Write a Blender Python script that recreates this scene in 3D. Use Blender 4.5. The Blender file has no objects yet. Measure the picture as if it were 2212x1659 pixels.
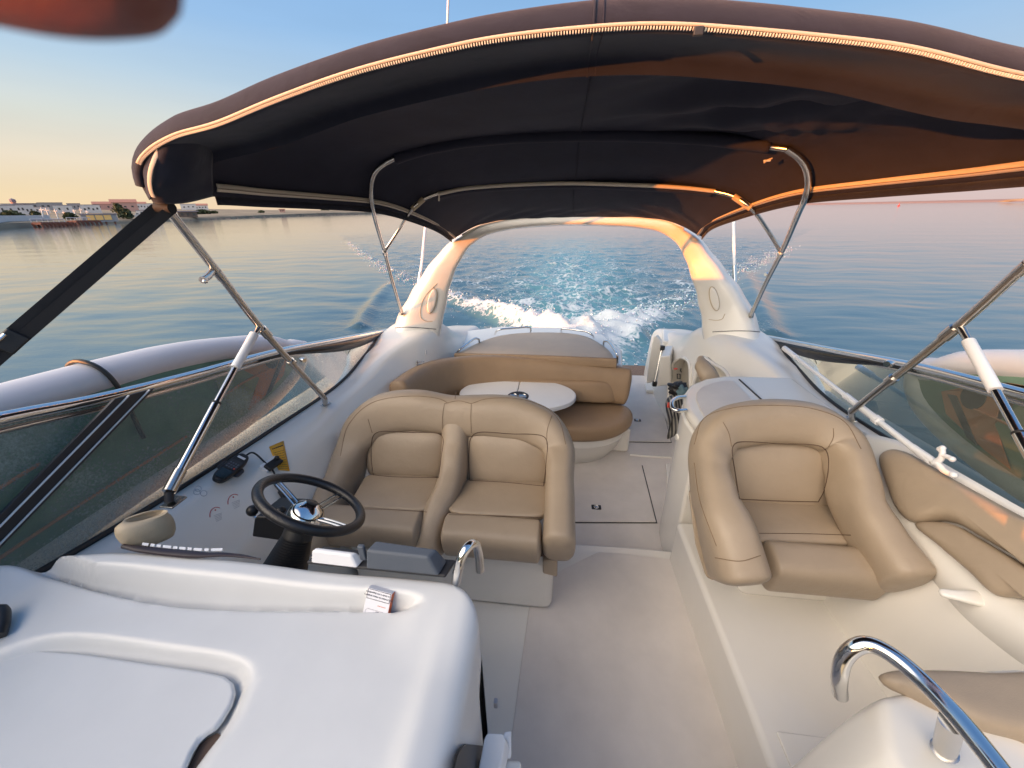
SUNAZ, SUNEL, SUNSTR, SKYSTR, EXPO, DUST, FILL_GLOW = 228, 1.2, 4.3, .15, .75, .6, 5.8
import bpy, bmesh, math, random
from mathutils import Vector, Matrix, noise
from mathutils.bvhtree import BVHTree
random.seed(7)
SC = bpy.context.scene
COL = SC.collection
V3 = Vector
# ---------------------------------------------------------------- survey of the photograph
# (2212 px wide copy): camera model used to turn measured picture points into metres
F = 831.0; CX, CY = 1106.0, 829.5
PITCH, YAW, ROLL = math.radians(24.4), math.radians(7.5), math.radians(1.15)
CAM = V3((0, 0, 2.2))
_cp, _sp, _cy, _sy = math.cos(PITCH), math.sin(PITCH), math.cos(YAW), math.sin(YAW)
FW = V3((-_sy*_cp, _cy*_cp, -_sp)); _r = V3((_cy, _sy, 0)); _u = V3((-_sy*_sp, _cy*_sp, _cp))
RT = _r*math.cos(ROLL) - _u*math.sin(ROLL); UP = _r*math.sin(ROLL) + _u*math.cos(ROLL)
def ray(u, v): return FW + RT*((u-CX)/F) - UP*((v-CY)/F)
def P(u, v, x=None, y=None, z=None):
    d = ray(u, v)
    k, i = (x, 0) if x is not None else ((y, 1) if y is not None else (z, 2))
    return CAM + d*((k-CAM[i])/d[i])
def Pl(u, v, q, n):
    d = ray(u, v); n = V3(n); return CAM + d*((V3(q)-CAM).dot(n)/d.dot(n))
def proj(p):
    d = V3(p)-CAM; z = d.dot(FW)
    return (CX+F*d.dot(RT)/z, CY-F*d.dot(UP)/z)
# ---------------------------------------------------------------- curves
def cr(pts, n, closed=False):
    """n points evenly spread along a smooth curve through pts"""
    pts = [V3(p) for p in pts]; m = len(pts)
    if m == 2 and not closed: return [pts[0].lerp(pts[1], i/(n-1)) for i in range(n)]
    dense = []; segs = m if closed else m-1
    for i in range(segs):
        p1, p2 = pts[i], pts[(i+1) % m]
        p0 = pts[(i-1) % m] if (closed or i > 0) else p1*2-p2
        p3 = pts[(i+2) % m] if (closed or i < m-2) else p2*2-p1
        t01 = max((p1-p0).length**.5, 1e-5); t12 = max((p2-p1).length**.5, 1e-5); t23 = max((p3-p2).length**.5, 1e-5)
        m1 = (p2-p1+((p1-p0)/t01-(p2-p0)/(t01+t12))*t12); m2 = (p2-p1+((p3-p2)/t23-(p3-p1)/(t12+t23))*t12)
        for k in range(24):
            s = k/24
            dense.append((2*(p1-p2)+m1+m2)*s**3+(-3*(p1-p2)-2*m1-m2)*s*s+m1*s+p1)
    dense.append(pts[0] if closed else pts[-1])
    L = [0]
    for a, b in zip(dense, dense[1:]): L.append(L[-1]+(b-a).length)
    out = []; j = 0; cnt = n if not closed else n+1
    for i in range(cnt):
        t = L[-1]*i/(cnt-1)
        while j < len(L)-2 and L[j+1] < t: j += 1
        out.append(dense[j].lerp(dense[j+1], (t-L[j])/max(L[j+1]-L[j], 1e-9)))
    return out[:n]
def lerpv(vals, t):
    if not isinstance(vals, (list, tuple)): return vals
    x = t*(len(vals)-1); i = min(int(x), len(vals)-2); f = x-i; f = f*f*(3-2*f)
    return vals[i]*(1-f)+vals[i+1]*f
def sgnp(a, e): return math.copysign(abs(a)**e, a)
# ---------------------------------------------------------------- mesh builder
def empty(name, loc=(0, 0, 0), label=None, cat=None, group=None, kind=None):
    o = bpy.data.objects.new(name, None); COL.objects.link(o); o.location = loc; o.empty_display_size = .1
    return tag(o, label, cat, group, kind)
def tag(o, label=None, cat=None, group=None, kind=None):
    for k, v in (('label', label), ('category', cat), ('group', group), ('kind', kind)):
        if v: o[k] = v
    return o
def wpos(o):
    return o.location+(o.matrix_parent_inverse.translation+wpos(o.parent) if o.parent else V3())
class MB:
    def __init__(s): s.v = []; s.f = []
    def add(s, vs, fs):
        o = len(s.v); s.v += [tuple(p) for p in vs]; s.f += [tuple(i+o for i in f) for f in fs]; return s
    def grid(s, rows, cu=False, cv=False, skip=None, flip=False):
        nr, nc = len(rows), len(rows[0]); vs = [p for r in rows for p in r]; fs = []
        for i in range(nr-(0 if cv else 1)):
            for j in range(nc-(0 if cu else 1)):
                a, b = i*nc+j, i*nc+(j+1) % nc; c, d = ((i+1) % nr)*nc+(j+1) % nc, ((i+1) % nr)*nc+j
                if skip and skip((V3(vs[a])+V3(vs[b])+V3(vs[c])+V3(vs[d]))/4): continue
                fs.append((d, c, b, a) if flip else (a, b, c, d))
        return s.add(vs, fs)
    def ringfill(s, pts):
        c = sum((V3(p) for p in pts), V3())/len(pts); n = len(pts)
        return s.add([c]+list(pts), [(0, i+1, (i+1) % n+1) for i in range(n)])
    def tube(s, path, r, n=10, caps=True, closed=False, smooth=0):
        if smooth: path = cr(path, smooth, closed)
        path = [V3(p) for p in path]; m = len(path); rows = []
        up = None
        for i, p in enumerate(path):
            if closed: t = path[(i+1) % m]-path[i-1]
            else: t = path[min(i+1, m-1)]-path[max(i-1, 0)]
            t.normalize()
            if up is None: up = t.orthogonal().normalized()
            up = (up-t*up.dot(t)).normalized(); b = t.cross(up)
            rr = lerpv(r, i/max(m-1, 1))
            rows.append([p+(up*math.cos(2*math.pi*k/n)+b*math.sin(2*math.pi*k/n))*rr for k in range(n)])
        s.grid(rows, cu=True, cv=closed)
        if caps and not closed: s.ringfill(rows[0][::-1]); s.ringfill(rows[-1])
        return s
    def sweep(s, path, w, h, ref, ex=2.6, n=28, m=40, cap=None, smooth=True, capr=.9):
        """superellipse section swept along path; w across (T x ref), h the other way; rounded ends"""
        path = cr(path, m) if smooth else [V3(p) for p in path]; m = len(path); secs = []
        for i, p in enumerate(path):
            t = (path[min(i+1, m-1)]-path[max(i-1, 0)]).normalized()
            rf = V3(ref(i/(m-1))) if callable(ref) else V3(ref)
            a = t.cross(rf).normalized(); b = a.cross(t).normalized()
            secs.append((p, t, a, b, lerpv(w, i/(m-1))/2, lerpv(h, i/(m-1))/2))
        cs = []
        c0 = cap if cap is not None else min(secs[0][4], secs[0][5])*capr
        for q in (1, .92, .8, .62, .4, .2): cs.append((secs[0], -c0*q, max(.02, (1-q**2.4)**(1/2.4))))
        for x in secs: cs.append((x, 0, 1))
        for q in (.2, .4, .62, .8, .92, 1): cs.append((secs[-1], c0*q, max(.02, (1-q**2.4)**(1/2.4))))
        rows = []
        for (p, t, a, b, ww, hh), off, sc in cs:
            q = p+t*off
            rows.append([q+a*(ww*sc*sgnp(math.cos(2*math.pi*k/n), 2/ex))+b*(hh*sc*sgnp(math.sin(2*math.pi*k/n), 2/ex)) for k in range(n)])
        s.grid(rows, cu=True); s.ringfill(rows[0][::-1]); s.ringfill(rows[-1]); return s
    def cushion(s, outline, nrm, front, back, k=5, n=64, smooth=True, rings=(0, .3, .55, .72, .84, .92, .97, 1)):
        """pillow over a closed outline: bulges `front` along nrm and `back` the other way"""
        out = cr(outline, n, True) if smooth else [V3(p) for p in outline]; n = len(out)
        c = sum(out, V3())/n; nrm = V3(nrm).normalized(); rows = []
        for sgn, H in ((1, front), (-1, back)):
            rr = []
            for q in (rings if sgn > 0 else rings[::-1]):
                hgt = H*(max(0, 1-q**k))**.5
                rr.append([c.lerp(p, max(q, .001))+nrm*(sgn*hgt) for p in out])
            rows += rr if sgn > 0 else rr[1:]
        return s.grid(rows, cu=True)
    def prism(s, poly, ext):
        n = len(poly); ext = V3(ext); a = [V3(p) for p in poly]; b = [p+ext for p in a]
        return s.add(a+b, [tuple(range(n))[::-1], tuple(range(n, 2*n))]+[(i, (i+1) % n, (i+1) % n+n, i+n) for i in range(n)])
    def box(s, c, size, rot=None):
        c = V3(c); hx, hy, hz = size[0]/2, size[1]/2, size[2]/2
        vs = [V3((x, y, z)) for x in (-hx, hx) for y in (-hy, hy) for z in (-hz, hz)]
        if rot is not None: vs = [rot @ p for p in vs]
        return s.add([p+c for p in vs], [(0, 1, 3, 2), (4, 6, 7, 5), (0, 4, 5, 1), (2, 3, 7, 6), (0, 2, 6, 4), (1, 5, 7, 3)])
    def hexa(s, bot, top):
        return s.add(list(bot)+list(top), [(3, 2, 1, 0), (4, 5, 6, 7), (0, 1, 5, 4), (1, 2, 6, 5), (2, 3, 7, 6), (3, 0, 4, 7)])
    def lathe(s, prof, o=(0, 0, 0), ax=(0, 0, 1), n=28, sc=(1, 1)):
        ax = V3(ax).normalized(); a = ax.orthogonal().normalized(); b = ax.cross(a); o = V3(o)
        rows = [[o+ax*z+(a*math.cos(2*math.pi*k/n)*sc[0]+b*math.sin(2*math.pi*k/n)*sc[1])*max(r, 1e-4) for k in range(n)] for r, z in prof]
        return s.grid(rows, cu=True)
    def ball(s, c, r, n=16, ax=None):
        c = V3(c); R = r if hasattr(r, '__len__') else (r, r, r); rows = []
        for i in range(n//2+1):
            th = math.pi*i/(n//2); ring = []
            for k in range(n):
                p = V3((R[0]*math.sin(th)*math.cos(2*math.pi*k/n), R[1]*math.sin(th)*math.sin(2*math.pi*k/n), R[2]*math.cos(th)))
                if ax is not None: p = ax @ p
                ring.append(c+p)
            rows.append(ring)
        return s.grid(rows, cu=True)
    def bvh(s): return BVHTree.FromPolygons([V3(p) for p in s.v], s.f)
    def build(s, name, mat, parent=None, ang=40, bevel=0, seg=3, solid=0, sub=0, off=0):
        me = bpy.data.meshes.new(name); me.from_pydata(s.v, [], s.f); me.validate()
        bm = bmesh.new(); bm.from_mesh(me)
        bmesh.ops.remove_doubles(bm, verts=bm.verts, dist=1e-5)
        bmesh.ops.recalc_face_normals(bm, faces=bm.faces); bm.to_mesh(me); bm.free()
        for p in me.polygons: p.use_smooth = True
        if not bevel: me.set_sharp_from_angle(angle=math.radians(ang))
        me.materials.append(mat)
        o = bpy.data.objects.new(name, me); COL.objects.link(o)
        if parent:
            o.parent = parent
            o.matrix_parent_inverse = Matrix.Translation(-wpos(parent))
        if solid:
            m = o.modifiers.new('thickness', 'SOLIDIFY'); m.thickness = solid; m.offset = off
        if bevel:
            m = o.modifiers.new('round', 'BEVEL'); m.width = bevel; m.segments = seg; m.limit_method = 'ANGLE'; m.angle_limit = math.radians(30); m.harden_normals = True
        if sub:
            m = o.modifiers.new('smooth', 'SUBSURF'); m.levels = sub; m.render_levels = sub
        return o
def inpoly(p, poly):
    x, y = p; r = False; n = len(poly)
    for i in range(n):
        (x1, y1), (x2, y2) = poly[i], poly[i-1]
        if (y1 > y) != (y2 > y) and x < (x2-x1)*(y-y1)/(y2-y1)+x1: r = not r
    return r
def curve_loft(curves, nu, nv):
    cs = [cr(c, nu) for c in curves]
    cols = [cr([c[i] for c in cs], nv) for i in range(nu)]
    return [[cols[i][j] for i in range(nu)] for j in range(nv)]
# ---------------------------------------------------------------- materials
def mat(name, col, rough=.5, metal=0, bump=0, wob=0, bscale=200, var=0, vscale=6, coat=0, spec=.5, sheen=0, ao=None, rvar=0, col2=None, detail=4):
    m = bpy.data.materials.new(name); m.use_nodes = True; nt = m.node_tree; b = nt.nodes['Principled BSDF']
    b.inputs['Base Color'].default_value = (*col, 1); b.inputs['Roughness'].default_value = rough; b.inputs['Metallic'].default_value = metal
    b.inputs['Specular IOR Level'].default_value = spec
    if coat: b.inputs['Coat Weight'].default_value = coat; b.inputs['Coat Roughness'].default_value = .08
    if sheen: b.inputs['Sheen Weight'].default_value = sheen
    tc = nt.nodes.new('ShaderNodeTexCoord')
    if var or rvar:
        n = nt.nodes.new('ShaderNodeTexNoise'); n.inputs['Scale'].default_value = vscale; n.inputs['Detail'].default_value = detail; n.inputs['Roughness'].default_value = .6
        nt.links.new(tc.outputs['Object'], n.inputs['Vector'])
        if var:
            r = nt.nodes.new('ShaderNodeValToRGB'); r.color_ramp.elements[0].position = .3; r.color_ramp.elements[1].position = .7
            c2 = col2 or tuple(min(1, c*(1+var)) for c in col)
            r.color_ramp.elements[0].color = (*[c*(1-var) for c in col], 1); r.color_ramp.elements[1].color = (*c2, 1)
            nt.links.new(n.outputs['Fac'], r.inputs['Fac']); nt.links.new(r.outputs['Color'], b.inputs['Base Color'])
        if rvar:
            mr = nt.nodes.new('ShaderNodeMapRange'); mr.inputs['To Min'].default_value = max(0, rough-rvar); mr.inputs['To Max'].default_value = rough+rvar
            nt.links.new(n.outputs['Fac'], mr.inputs['Value']); nt.links.new(mr.outputs['Result'], b.inputs['Roughness'])
    if bump:
        n2 = nt.nodes.new('ShaderNodeTexNoise'); n2.inputs['Scale'].default_value = bscale; n2.inputs['Detail'].default_value = 3
        bp = nt.nodes.new('ShaderNodeBump'); bp.inputs['Strength'].default_value = bump; bp.inputs['Distance'].default_value = .002
        nt.links.new(tc.outputs['Object'], n2.inputs['Vector']); nt.links.new(n2.outputs['Fac'], bp.inputs['Height']); nt.links.new(bp.outputs['Normal'], b.inputs['Normal'])
        if wob:
            n3 = nt.nodes.new('ShaderNodeTexNoise'); n3.inputs['Scale'].default_value = 13; n3.inputs['Detail'].default_value = 3; n3.inputs['Distortion'].default_value = .8
            b2 = nt.nodes.new('ShaderNodeBump'); b2.inputs['Strength'].default_value = wob; b2.inputs['Distance'].default_value = .012
            nt.links.new(tc.outputs['Object'], n3.inputs['Vector']); nt.links.new(n3.outputs['Fac'], b2.inputs['Height']); nt.links.new(b2.outputs['Normal'], bp.inputs['Normal'])
    return m
M = {}
M['gel'] = mat('white_gelcoat', (.80, .765, .70), .26, bump=.06, bscale=60, var=.02, vscale=3, rvar=.025, coat=.25)
M['nonskid'] = mat('nonskid_gelcoat', (.70, .645, .595), .6, bump=.6, bscale=600, var=.08, vscale=3.5, detail=9)
M['dash'] = mat('matt_white_dash', (.66, .66, .65), .36, bump=.18, bscale=900, var=.03, vscale=5, rvar=.08, coat=.3)
M['vinyl'] = mat('tan_vinyl', (.375, .294, .212), .40, wob=.22, bump=.30, bscale=420, var=.05, vscale=5, rvar=.06, spec=.4)
M['sofa'] = mat('brown_vinyl', (.335, .225, .135), .45, wob=.22, bump=.3, bscale=420, var=.07, vscale=4, rvar=.06, spec=.4)
M['padtop'] = mat('weathered_sky_sheen_vinyl', (.52, .405, .295), .55, bump=.3, bscale=420, var=.06, vscale=4, rvar=.06)  # weathered vinyl, lightened further to stand in for grazing sky reflection
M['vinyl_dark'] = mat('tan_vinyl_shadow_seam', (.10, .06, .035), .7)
M['seam'] = mat('vinyl_seam', (.20,.135,.08), .6)
M['chrome'] = mat('polished_steel', (.72, .71, .69), .10, metal=1, rvar=.04, vscale=30)
M['steel'] = mat('brushed_tube_steel', (.55, .53, .50), .24, metal=1, rvar=.08, vscale=40)
M['black'] = mat('black_rubber', (.012, .012, .013), .45, bump=.2, bscale=300)
M['leather'] = mat('black_leather', (.012, .012, .014), .36, bump=.5, bscale=260, rvar=.1, vscale=60)
M['darkplastic'] = mat('dark_plastic', (.03, .03, .034), .5, bump=.2, bscale=700)
M['grey'] = mat('grey_plastic_cover', (.085, .10, .125), .55, bump=.3, bscale=900)
M['white'] = mat('white_plastic', (.78, .78, .79), .4)
M['tabletop'] = mat('white_table_laminate', (.76, .75, .73), .3, var=.02)
M['beige'] = mat('beige_moulded_plastic', (.50, .40, .27), .5, bump=.2, bscale=300, var=.05)
M['navy'] = mat('navy_canvas', (.017, .019, .034), .85, wob=.25, bump=.5, bscale=1100, var=.18, vscale=7, sheen=.15, spec=.2)
M['navyin'] = mat('navy_canvas_lining', (.024, .025, .042), .8, wob=.2, bump=.4, bscale=1100, var=.12, vscale=5, spec=.25)
M['piping'] = mat('cream_zip_tape', (.62, .55, .45), .6, bump=.3, bscale=900)
M['strap'] = mat('black_webbing', (.010, .010, .012), .75, bump=.6, bscale=700)
M['yellow'] = mat('amber_sticker', (.72, .36, .02), .45)
M['ink'] = mat('dark_print', (.03, .03, .05), .6)
M['redink'] = mat('red_print', (.55, .06, .04), .6)
M['greyink'] = mat('grey_print', (.45, .44, .46), .6)
M['orangecard'] = mat('orange_card', (.62, .14, .05), .5)
M['card'] = mat('white_card', (.80, .79, .82), .35)
M['teak'] = mat('teak', (.20, .12, .07), .6, var=.3, vscale=40)
M['brown'] = mat('brown_void', (.09, .055, .04), .7)
M['frit'] = mat('black_glass_border', (.006, .006, .007), .12)
M['supwhite'] = mat('white_inflatable_pvc', (.90, .82, .79), .38, var=.03, vscale=3)
M['supgreen'] = mat('green_foam_pad', (.22, .34, .23), .8, bump=.4, bscale=500, var=.12, vscale=4)
M['suporange'] = mat('orange_foam_pad', (.75, .28, .12), .75)
M['suppale'] = mat('pale_olive_foam_pad', (.36, .38, .22), .8)
M['skin'] = mat('skin', (.115, .032, .028), .5, bump=.3, bscale=500)
M['skin'].node_tree.nodes['Principled BSDF'].inputs['Subsurface Weight'].default_value = .3
M['skin'].node_tree.nodes['Principled BSDF'].inputs['Subsurface Radius'].default_value = (.01, .003, .002)
def glass_mat(name, tint, dirt, haze=0):
    m = bpy.data.materials.new(name); m.use_nodes = True; nt = m.node_tree; N = nt.nodes; L = nt.links
    for n in list(N): N.remove(n)
    out = N.new('ShaderNodeOutputMaterial'); tr = N.new('ShaderNodeBsdfTransparent'); tr.inputs[0].default_value = (*tint, 1)
    gl = N.new('ShaderNodeBsdfGlossy'); gl.inputs['Roughness'].default_value = .02; gl.inputs['Color'].default_value = (.9, .95, .92, 1)
    fr = N.new('ShaderNodeFresnel'); fr.inputs['IOR'].default_value = 1.22
    m1 = N.new('ShaderNodeMixShader'); L.new(fr.outputs[0], m1.inputs[0]); L.new(tr.outputs[0], m1.inputs[1]); L.new(gl.outputs[0], m1.inputs[2])
    df = N.new('ShaderNodeBsdfDiffuse'); df.inputs[0].default_value = (.42, .47, .44, 1)
    tc = N.new('ShaderNodeTexCoord'); n1 = N.new('ShaderNodeTexNoise'); n1.inputs['Scale'].default_value = 3.2; n1.inputs['Detail'].default_value = 5
    n2 = N.new('ShaderNodeTexNoise'); n2.inputs['Scale'].default_value = 110; n2.inputs['Detail'].default_value = 4; n2.inputs['Roughness'].default_value = .75
    L.new(tc.outputs['Object'], n1.inputs['Vector']); L.new(tc.outputs['Object'], n2.inputs['Vector'])
    mu = N.new('ShaderNodeMath'); mu.operation = 'MULTIPLY'; L.new(n1.outputs['Fac'], mu.inputs[0]); L.new(n2.outputs['Fac'], mu.inputs[1])
    mr = N.new('ShaderNodeMapRange'); mr.inputs['From Min'].default_value = .18; mr.inputs['From Max'].default_value = .42; mr.inputs['To Max'].default_value = dirt; mr.inputs['To Min'].default_value = haze; L.new(mu.outputs[0], mr.inputs['Value'])
    m2 = N.new('ShaderNodeMixShader'); L.new(mr.outputs['Result'], m2.inputs[0]); L.new(m1.outputs[0], m2.inputs[1]); L.new(df.outputs[0], m2.inputs[2]); L.new(m2.outputs[0], out.inputs[0])
    return m
M['glass'] = glass_mat('salt_stained_tinted_glass', (.58, .64, .60), .62, .20)
M['glass_clear'] = glass_mat('tinted_glass', (.32, .38, .36), .20, .10)
M['glass_front'] = glass_mat('sun_blocking_dark_glass', (.07, .08, .08), .05)  # unseen front panes, tinted extra dark to hold back the low sun
# ================================================================ THE BOAT (fixed mouldings)
boat = empty('motor_boat', (0, 0, 0), 'white motor cruiser seen from inside its open cockpit, moulded decks, arch and windscreens', 'boat')
MX = .12
def mir(p): return V3((MX-p[0], p[1], p[2]))
SEC = [  # y, [(x, z) hull, gunwale, deck, glass foot, ledge, ridge, wall, wall low]
 (-1.2, [(-1.90,-.8),(-1.96,1.05),(-1.72,1.12),(-1.50,1.34),(-1.42,1.34),(-1.34,1.2),(-1.3,.9),(-1.25,.15)]),
 (.3,   [(-1.90,-.8),(-1.99,1.02),(-1.74,1.07),(-1.58,1.245),(-1.49,1.235),(-1.36,1.05),(-1.26,.8),(-1.18,.1)]),
 (1.0,  [(-1.90,-.8),(-2.0,.98),(-1.75,1.02),(-1.58,1.155),(-1.49,1.145),(-1.30,.96),(-1.22,.72),(-1.15,.05)]),
 (1.7,  [(-1.90,-.8),(-2.0,.95),(-1.76,.98),(-1.58,1.10),(-1.49,1.095),(-1.355,1.01),(-1.22,.7),(-1.12,0)]),
 (2.4,  [(-1.90,-.8),(-1.99,.92),(-1.77,.96),(-1.59,1.06),(-1.51,1.063),(-1.415,1.055),(-1.24,.7),(-1.12,0)]),
 (2.9,  [(-1.90,-.8),(-1.97,.92),(-1.79,.97),(-1.64,1.10),(-1.57,1.10),(-1.41,1.115),(-1.20,.72),(-1.12,0)]),
 (3.35, [(-1.88,-.8),(-1.95,.92),(-1.81,1.0),(-1.67,1.165),(-1.58,1.168),(-1.24,1.165),(-1.12,.76),(-1.1,0)]),
 (3.8,  [(-1.86,-.8),(-1.93,.9),(-1.80,.98),(-1.66,1.15),(-1.57,1.155),(-1.20,1.13),(-1.10,.76),(-1.1,0)]),
 (4.2,  [(-1.84,-.8),(-1.90,.82),(-1.75,.9),(-1.6,.985),(-1.5,.985),(-1.20,.93),(-1.12,.74),(-1.1,0)]),
 (4.7,  [(-1.80,-.8),(-1.86,.7),(-1.7,.76),(-1.55,.80),(-1.45,.80),(-1.22,.79),(-1.14,.70),(-1.1,0)]),
 (5.3,  [(-1.74,-.8),(-1.80,.62),(-1.65,.66),(-1.5,.68),(-1.4,.68),(-1.2,.68),(-1.14,.6),(-1.1,0)])]
def coaming(side):
    curves = []
    for y, pr in SEC:
        pts = []
        for i, (x, z) in enumerate(pr):
            q = V3((x, y, z))
            if 2 <= i <= 6 and i != 2:           # a doubled point keeps each corner softly rounded
                a = V3((pr[i-1][0], y, pr[i-1][1])); b = V3((pr[min(i+1, 7)][0], y, pr[min(i+1, 7)][1]))
                pts += [q+(a-q)*.14, q+(b-q)*.14]
            else: pts.append(q)
        curves.append(cr(pts, 90))
    rows = [cr([c[i] for c in curves], 150) for i in range(90)]
    if side > 0: rows = [[mir(p) for p in r] for r in rows]
    return rows
N1 = [(1444,870),(1446,821),(1450,798),(1456,783),(1464,775),(1472,772),(1480,774),(1487,780),(1491,791),(1492,821),(1490,905),(1456,907),(1446,890)]
N2 = [(1502,840),(1504,800),(1506,783),(1511,774),(1518,771),(1527,775),(1537,782),(1570,806),(1575,840)]
rowsL = coaming(-1); rowsR = coaming(1)
mbL = MB().grid(rowsL); mbR = MB().grid(rowsR)
bvL, bvR = mbL.bvh(), mbR.bvh()
mbL.build('side_coaming', M['gel'], boat, ang=60)
def inniche(p):
    if p.y < 2.4 or p.y > 4.2: return False
    q = proj(p); return inpoly(q, N1) or inpoly(q, N2)
MB().grid(rowsR, skip=inniche).build('side_coaming', M['gel'], boat, ang=60)
def hit(bv, u, v, lift=0):
    h = bv.ray_cast(CAM, ray(u, v).normalized())
    if h[0] is None: return P(u, v, z=1.0), V3((0, 0, 1))
    n = h[1] if h[1].dot(ray(u, v)) < 0 else -h[1]
    return h[0]+n*lift, n
# niches in the port quarter: rim + recess
for poly, nm in ((N1, 'storage_niche'), (N2, 'storage_niche')):
    ring = [hit(bvR, u, v)[0] for u, v in cr([(a, b, 0) for a, b in poly], 60, True) for u, v in [(u, v)]] if False else [hit(bvR, q.x, q.y)[0] for q in cr([(a, b, 0) for a, b in poly], 60, True)]
    dv = V3((.55, .65, -.05))*.35
    nb = MB(); rows = [[p+dv*k for p in ring] for k in (0, .3, .7, 1)]
    nb.grid(rows, cu=True); nb.ringfill(rows[-1])
    niche = nb.build(nm, M['gel'], boat)
    MB().tube([p+V3((-.004, -.006, 0)) for p in ring], .016, 8, closed=True).build('rim', M['gel'], niche)
# ---- cockpit sole
fl = MB()
fe = [(-1.2,-.6),(-1.2,1.9),(-.6,1.93),(.0,1.945),(.45,1.957),(.86,1.955),(.86,-.6)]
fl.prism([V3((x, y, .02)) for x, y in fe], (0, 0, .126)); fl.build('helm_floor', M['gel'], boat, bevel=.018)
edge = [P(1143,1312,z=.15), P(1126,1430,z=.15), P(1108,1569,z=.15), P(1090,1700,z=.15)]
nf = MB(); nf.prism([V3((q.x, q.y, .143)) for q in edge]+[V3((edge[-1].x, -.5, .143)), V3((.79,-.5,.143)), V3((.79,1.1,.143)), V3((.80,1.88,.143)), V3((.3,1.89,.143)), V3((edge[0].x+.03, 1.62, .143))], (0,0,.009)); nf.build('nonskid_panel', M['nonskid'], boat, bevel=.004)
MB().box((.07, 3.275, -.05), (2.9, 3.95, .1)).build('aft_floor', M['nonskid'], boat)
def floor_hatch(pts, latch):
    q = [P(u, v, z=.0) for u, v in pts]; c = sum(q, V3())/4
    g = MB().prism([c+(p-c)*1.0+V3((0,0,.0015)) for p in q], (0, 0, .002)).build('floor_hatch', M['darkplastic'], boat)
    MB().prism([c+(p-c)*.982+V3((0,0,.002)) for p in q], (0, 0, .011)).build('lid', M['nonskid'], g, bevel=.006)
    l = P(*latch, z=.013)
    MB().box(l+V3((0,0,.002)), (.075, .05, .008)).build('latch', M['black'], g, bevel=.008)
    MB().lathe([(.0,.0085),(.012,.0085),(.016,.0065),(.019,.0095),(.022,.0065)], l, n=20).build('latch_ring', M['steel'], g)
floor_hatch([(1120,1130),(1420,1131),(1388,1006),(1140,1001)], (1288,1096))
floor_hatch([(1300,955),(1451,957),(1431,880),(1310,876)], (1377,908))
# moulded ridges of the aft sole
MB().tube([P(1360,983,z=.0), P(1450,989,z=.0)], .014, 8).build('sole_ridge', M['gel'], boat)
MB().prism([V3((.80,2.0,0)), V3((.90,2.0,0)), V3((1.12,3.1,0)), V3((1.02,3.1,0))], (0,0,.03)).build('sole_curb', M['gel'], boat, bevel=.012)
MB().prism([P(1395,850,z=.0), P(1450,852,z=.0), P(1437,835,z=.0), P(1392,833,z=0)], (0,0,.05)).build('sole_step', M['gel'], boat, bevel=.015)
# ---- port seat platform
pf = [(.765,-.4),(.765,.93),(.755,1.4),(.745,1.9),(1.32,1.9),(1.36,1.0),(1.40,-.4)]
MB().prism([V3((x, y, .10)) for x, y in pf], (0,0,.35)).build('seat_platform', M['gel'], boat, bevel=.028, seg=4)
MB().prism([V3((.83,-.4,.448)),V3((.83,.86,.448)),V3((1.36,.86,.448)),V3((1.36,-.4,.448))], (0,0,.012)).build('platform_panel', M['gel'], boat, bevel=.008)
# ---- dash moulding: a height field with tray and recess, rounded over to aft and side faces
BROW = [P(60,1195,z=1.37), P(270,1188,z=1.36), P(420,1197,z=1.352), P(560,1208,z=1.345), P(700,1226,z=1.338), P(850,1240,z=1.333), P(960,1252,z=1.33)]
CREASE = [P(-60,1222,z=1.31), P(100,1240,z=1.31), P(200,1268,z=1.308), P(350,1299,z=1.305), P(500,1311,z=1.302), P(700,1314,z=1.30), P(870,1318,z=1.30), P(930,1325,z=1.3)]
def yat(c, x):
    c = sorted(c, key=lambda p: p.x)
    if x <= c[0].x: return c[0].y+(c[0].y-c[1].y)/(c[0].x-c[1].x)*(x-c[0].x)
    for a, b in zip(c, c[1:]):
        if x <= b.x: return a.y+(b.y-a.y)*(x-a.x)/(b.x-a.x)
    return c[-1].y
BROWc, CREc = cr(BROW, 40), cr(CREASE, 40)
XR = -.168
def ss(a, b, x): t = max(0, min(1, (x-a)/(b-a))); return t*t*(3-2*t)
def ybrow(x):
    y = yat(BROWc, min(x, -.27))
    if x > -.28: t = min(1, (x+.28)/(.28+XR)); y -= .10*(1-math.sqrt(max(0, 1-t*t)))
    return y
RECP = [P(u, v, z=1.3) for u, v in ((-400,1430),(0,1408),(60,1386),(110,1374),(200,1371),(350,1388),(500,1411),(532,1424),(546,1445),(543,1475),(528,1508),(500,1560),(410,1675),(300,1850),(-400,1950))]
RECP = [(p.x, p.y) for p in cr(RECP, 80, True)]
def insided(x, y):
    if not inpoly((x, y), RECP): return -1
    m = 9
    for a, b in zip(RECP, RECP[1:]+RECP[:1]):
        ex, ey = b[0]-a[0], b[1]-a[1]; t = max(0, min(1, ((x-a[0])*ex+(y-a[1])*ey)/(ex*ex+ey*ey+1e-12))); m = min(m, math.hypot(x-a[0]-t*ex, y-a[1]-t*ey))
    return m
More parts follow.
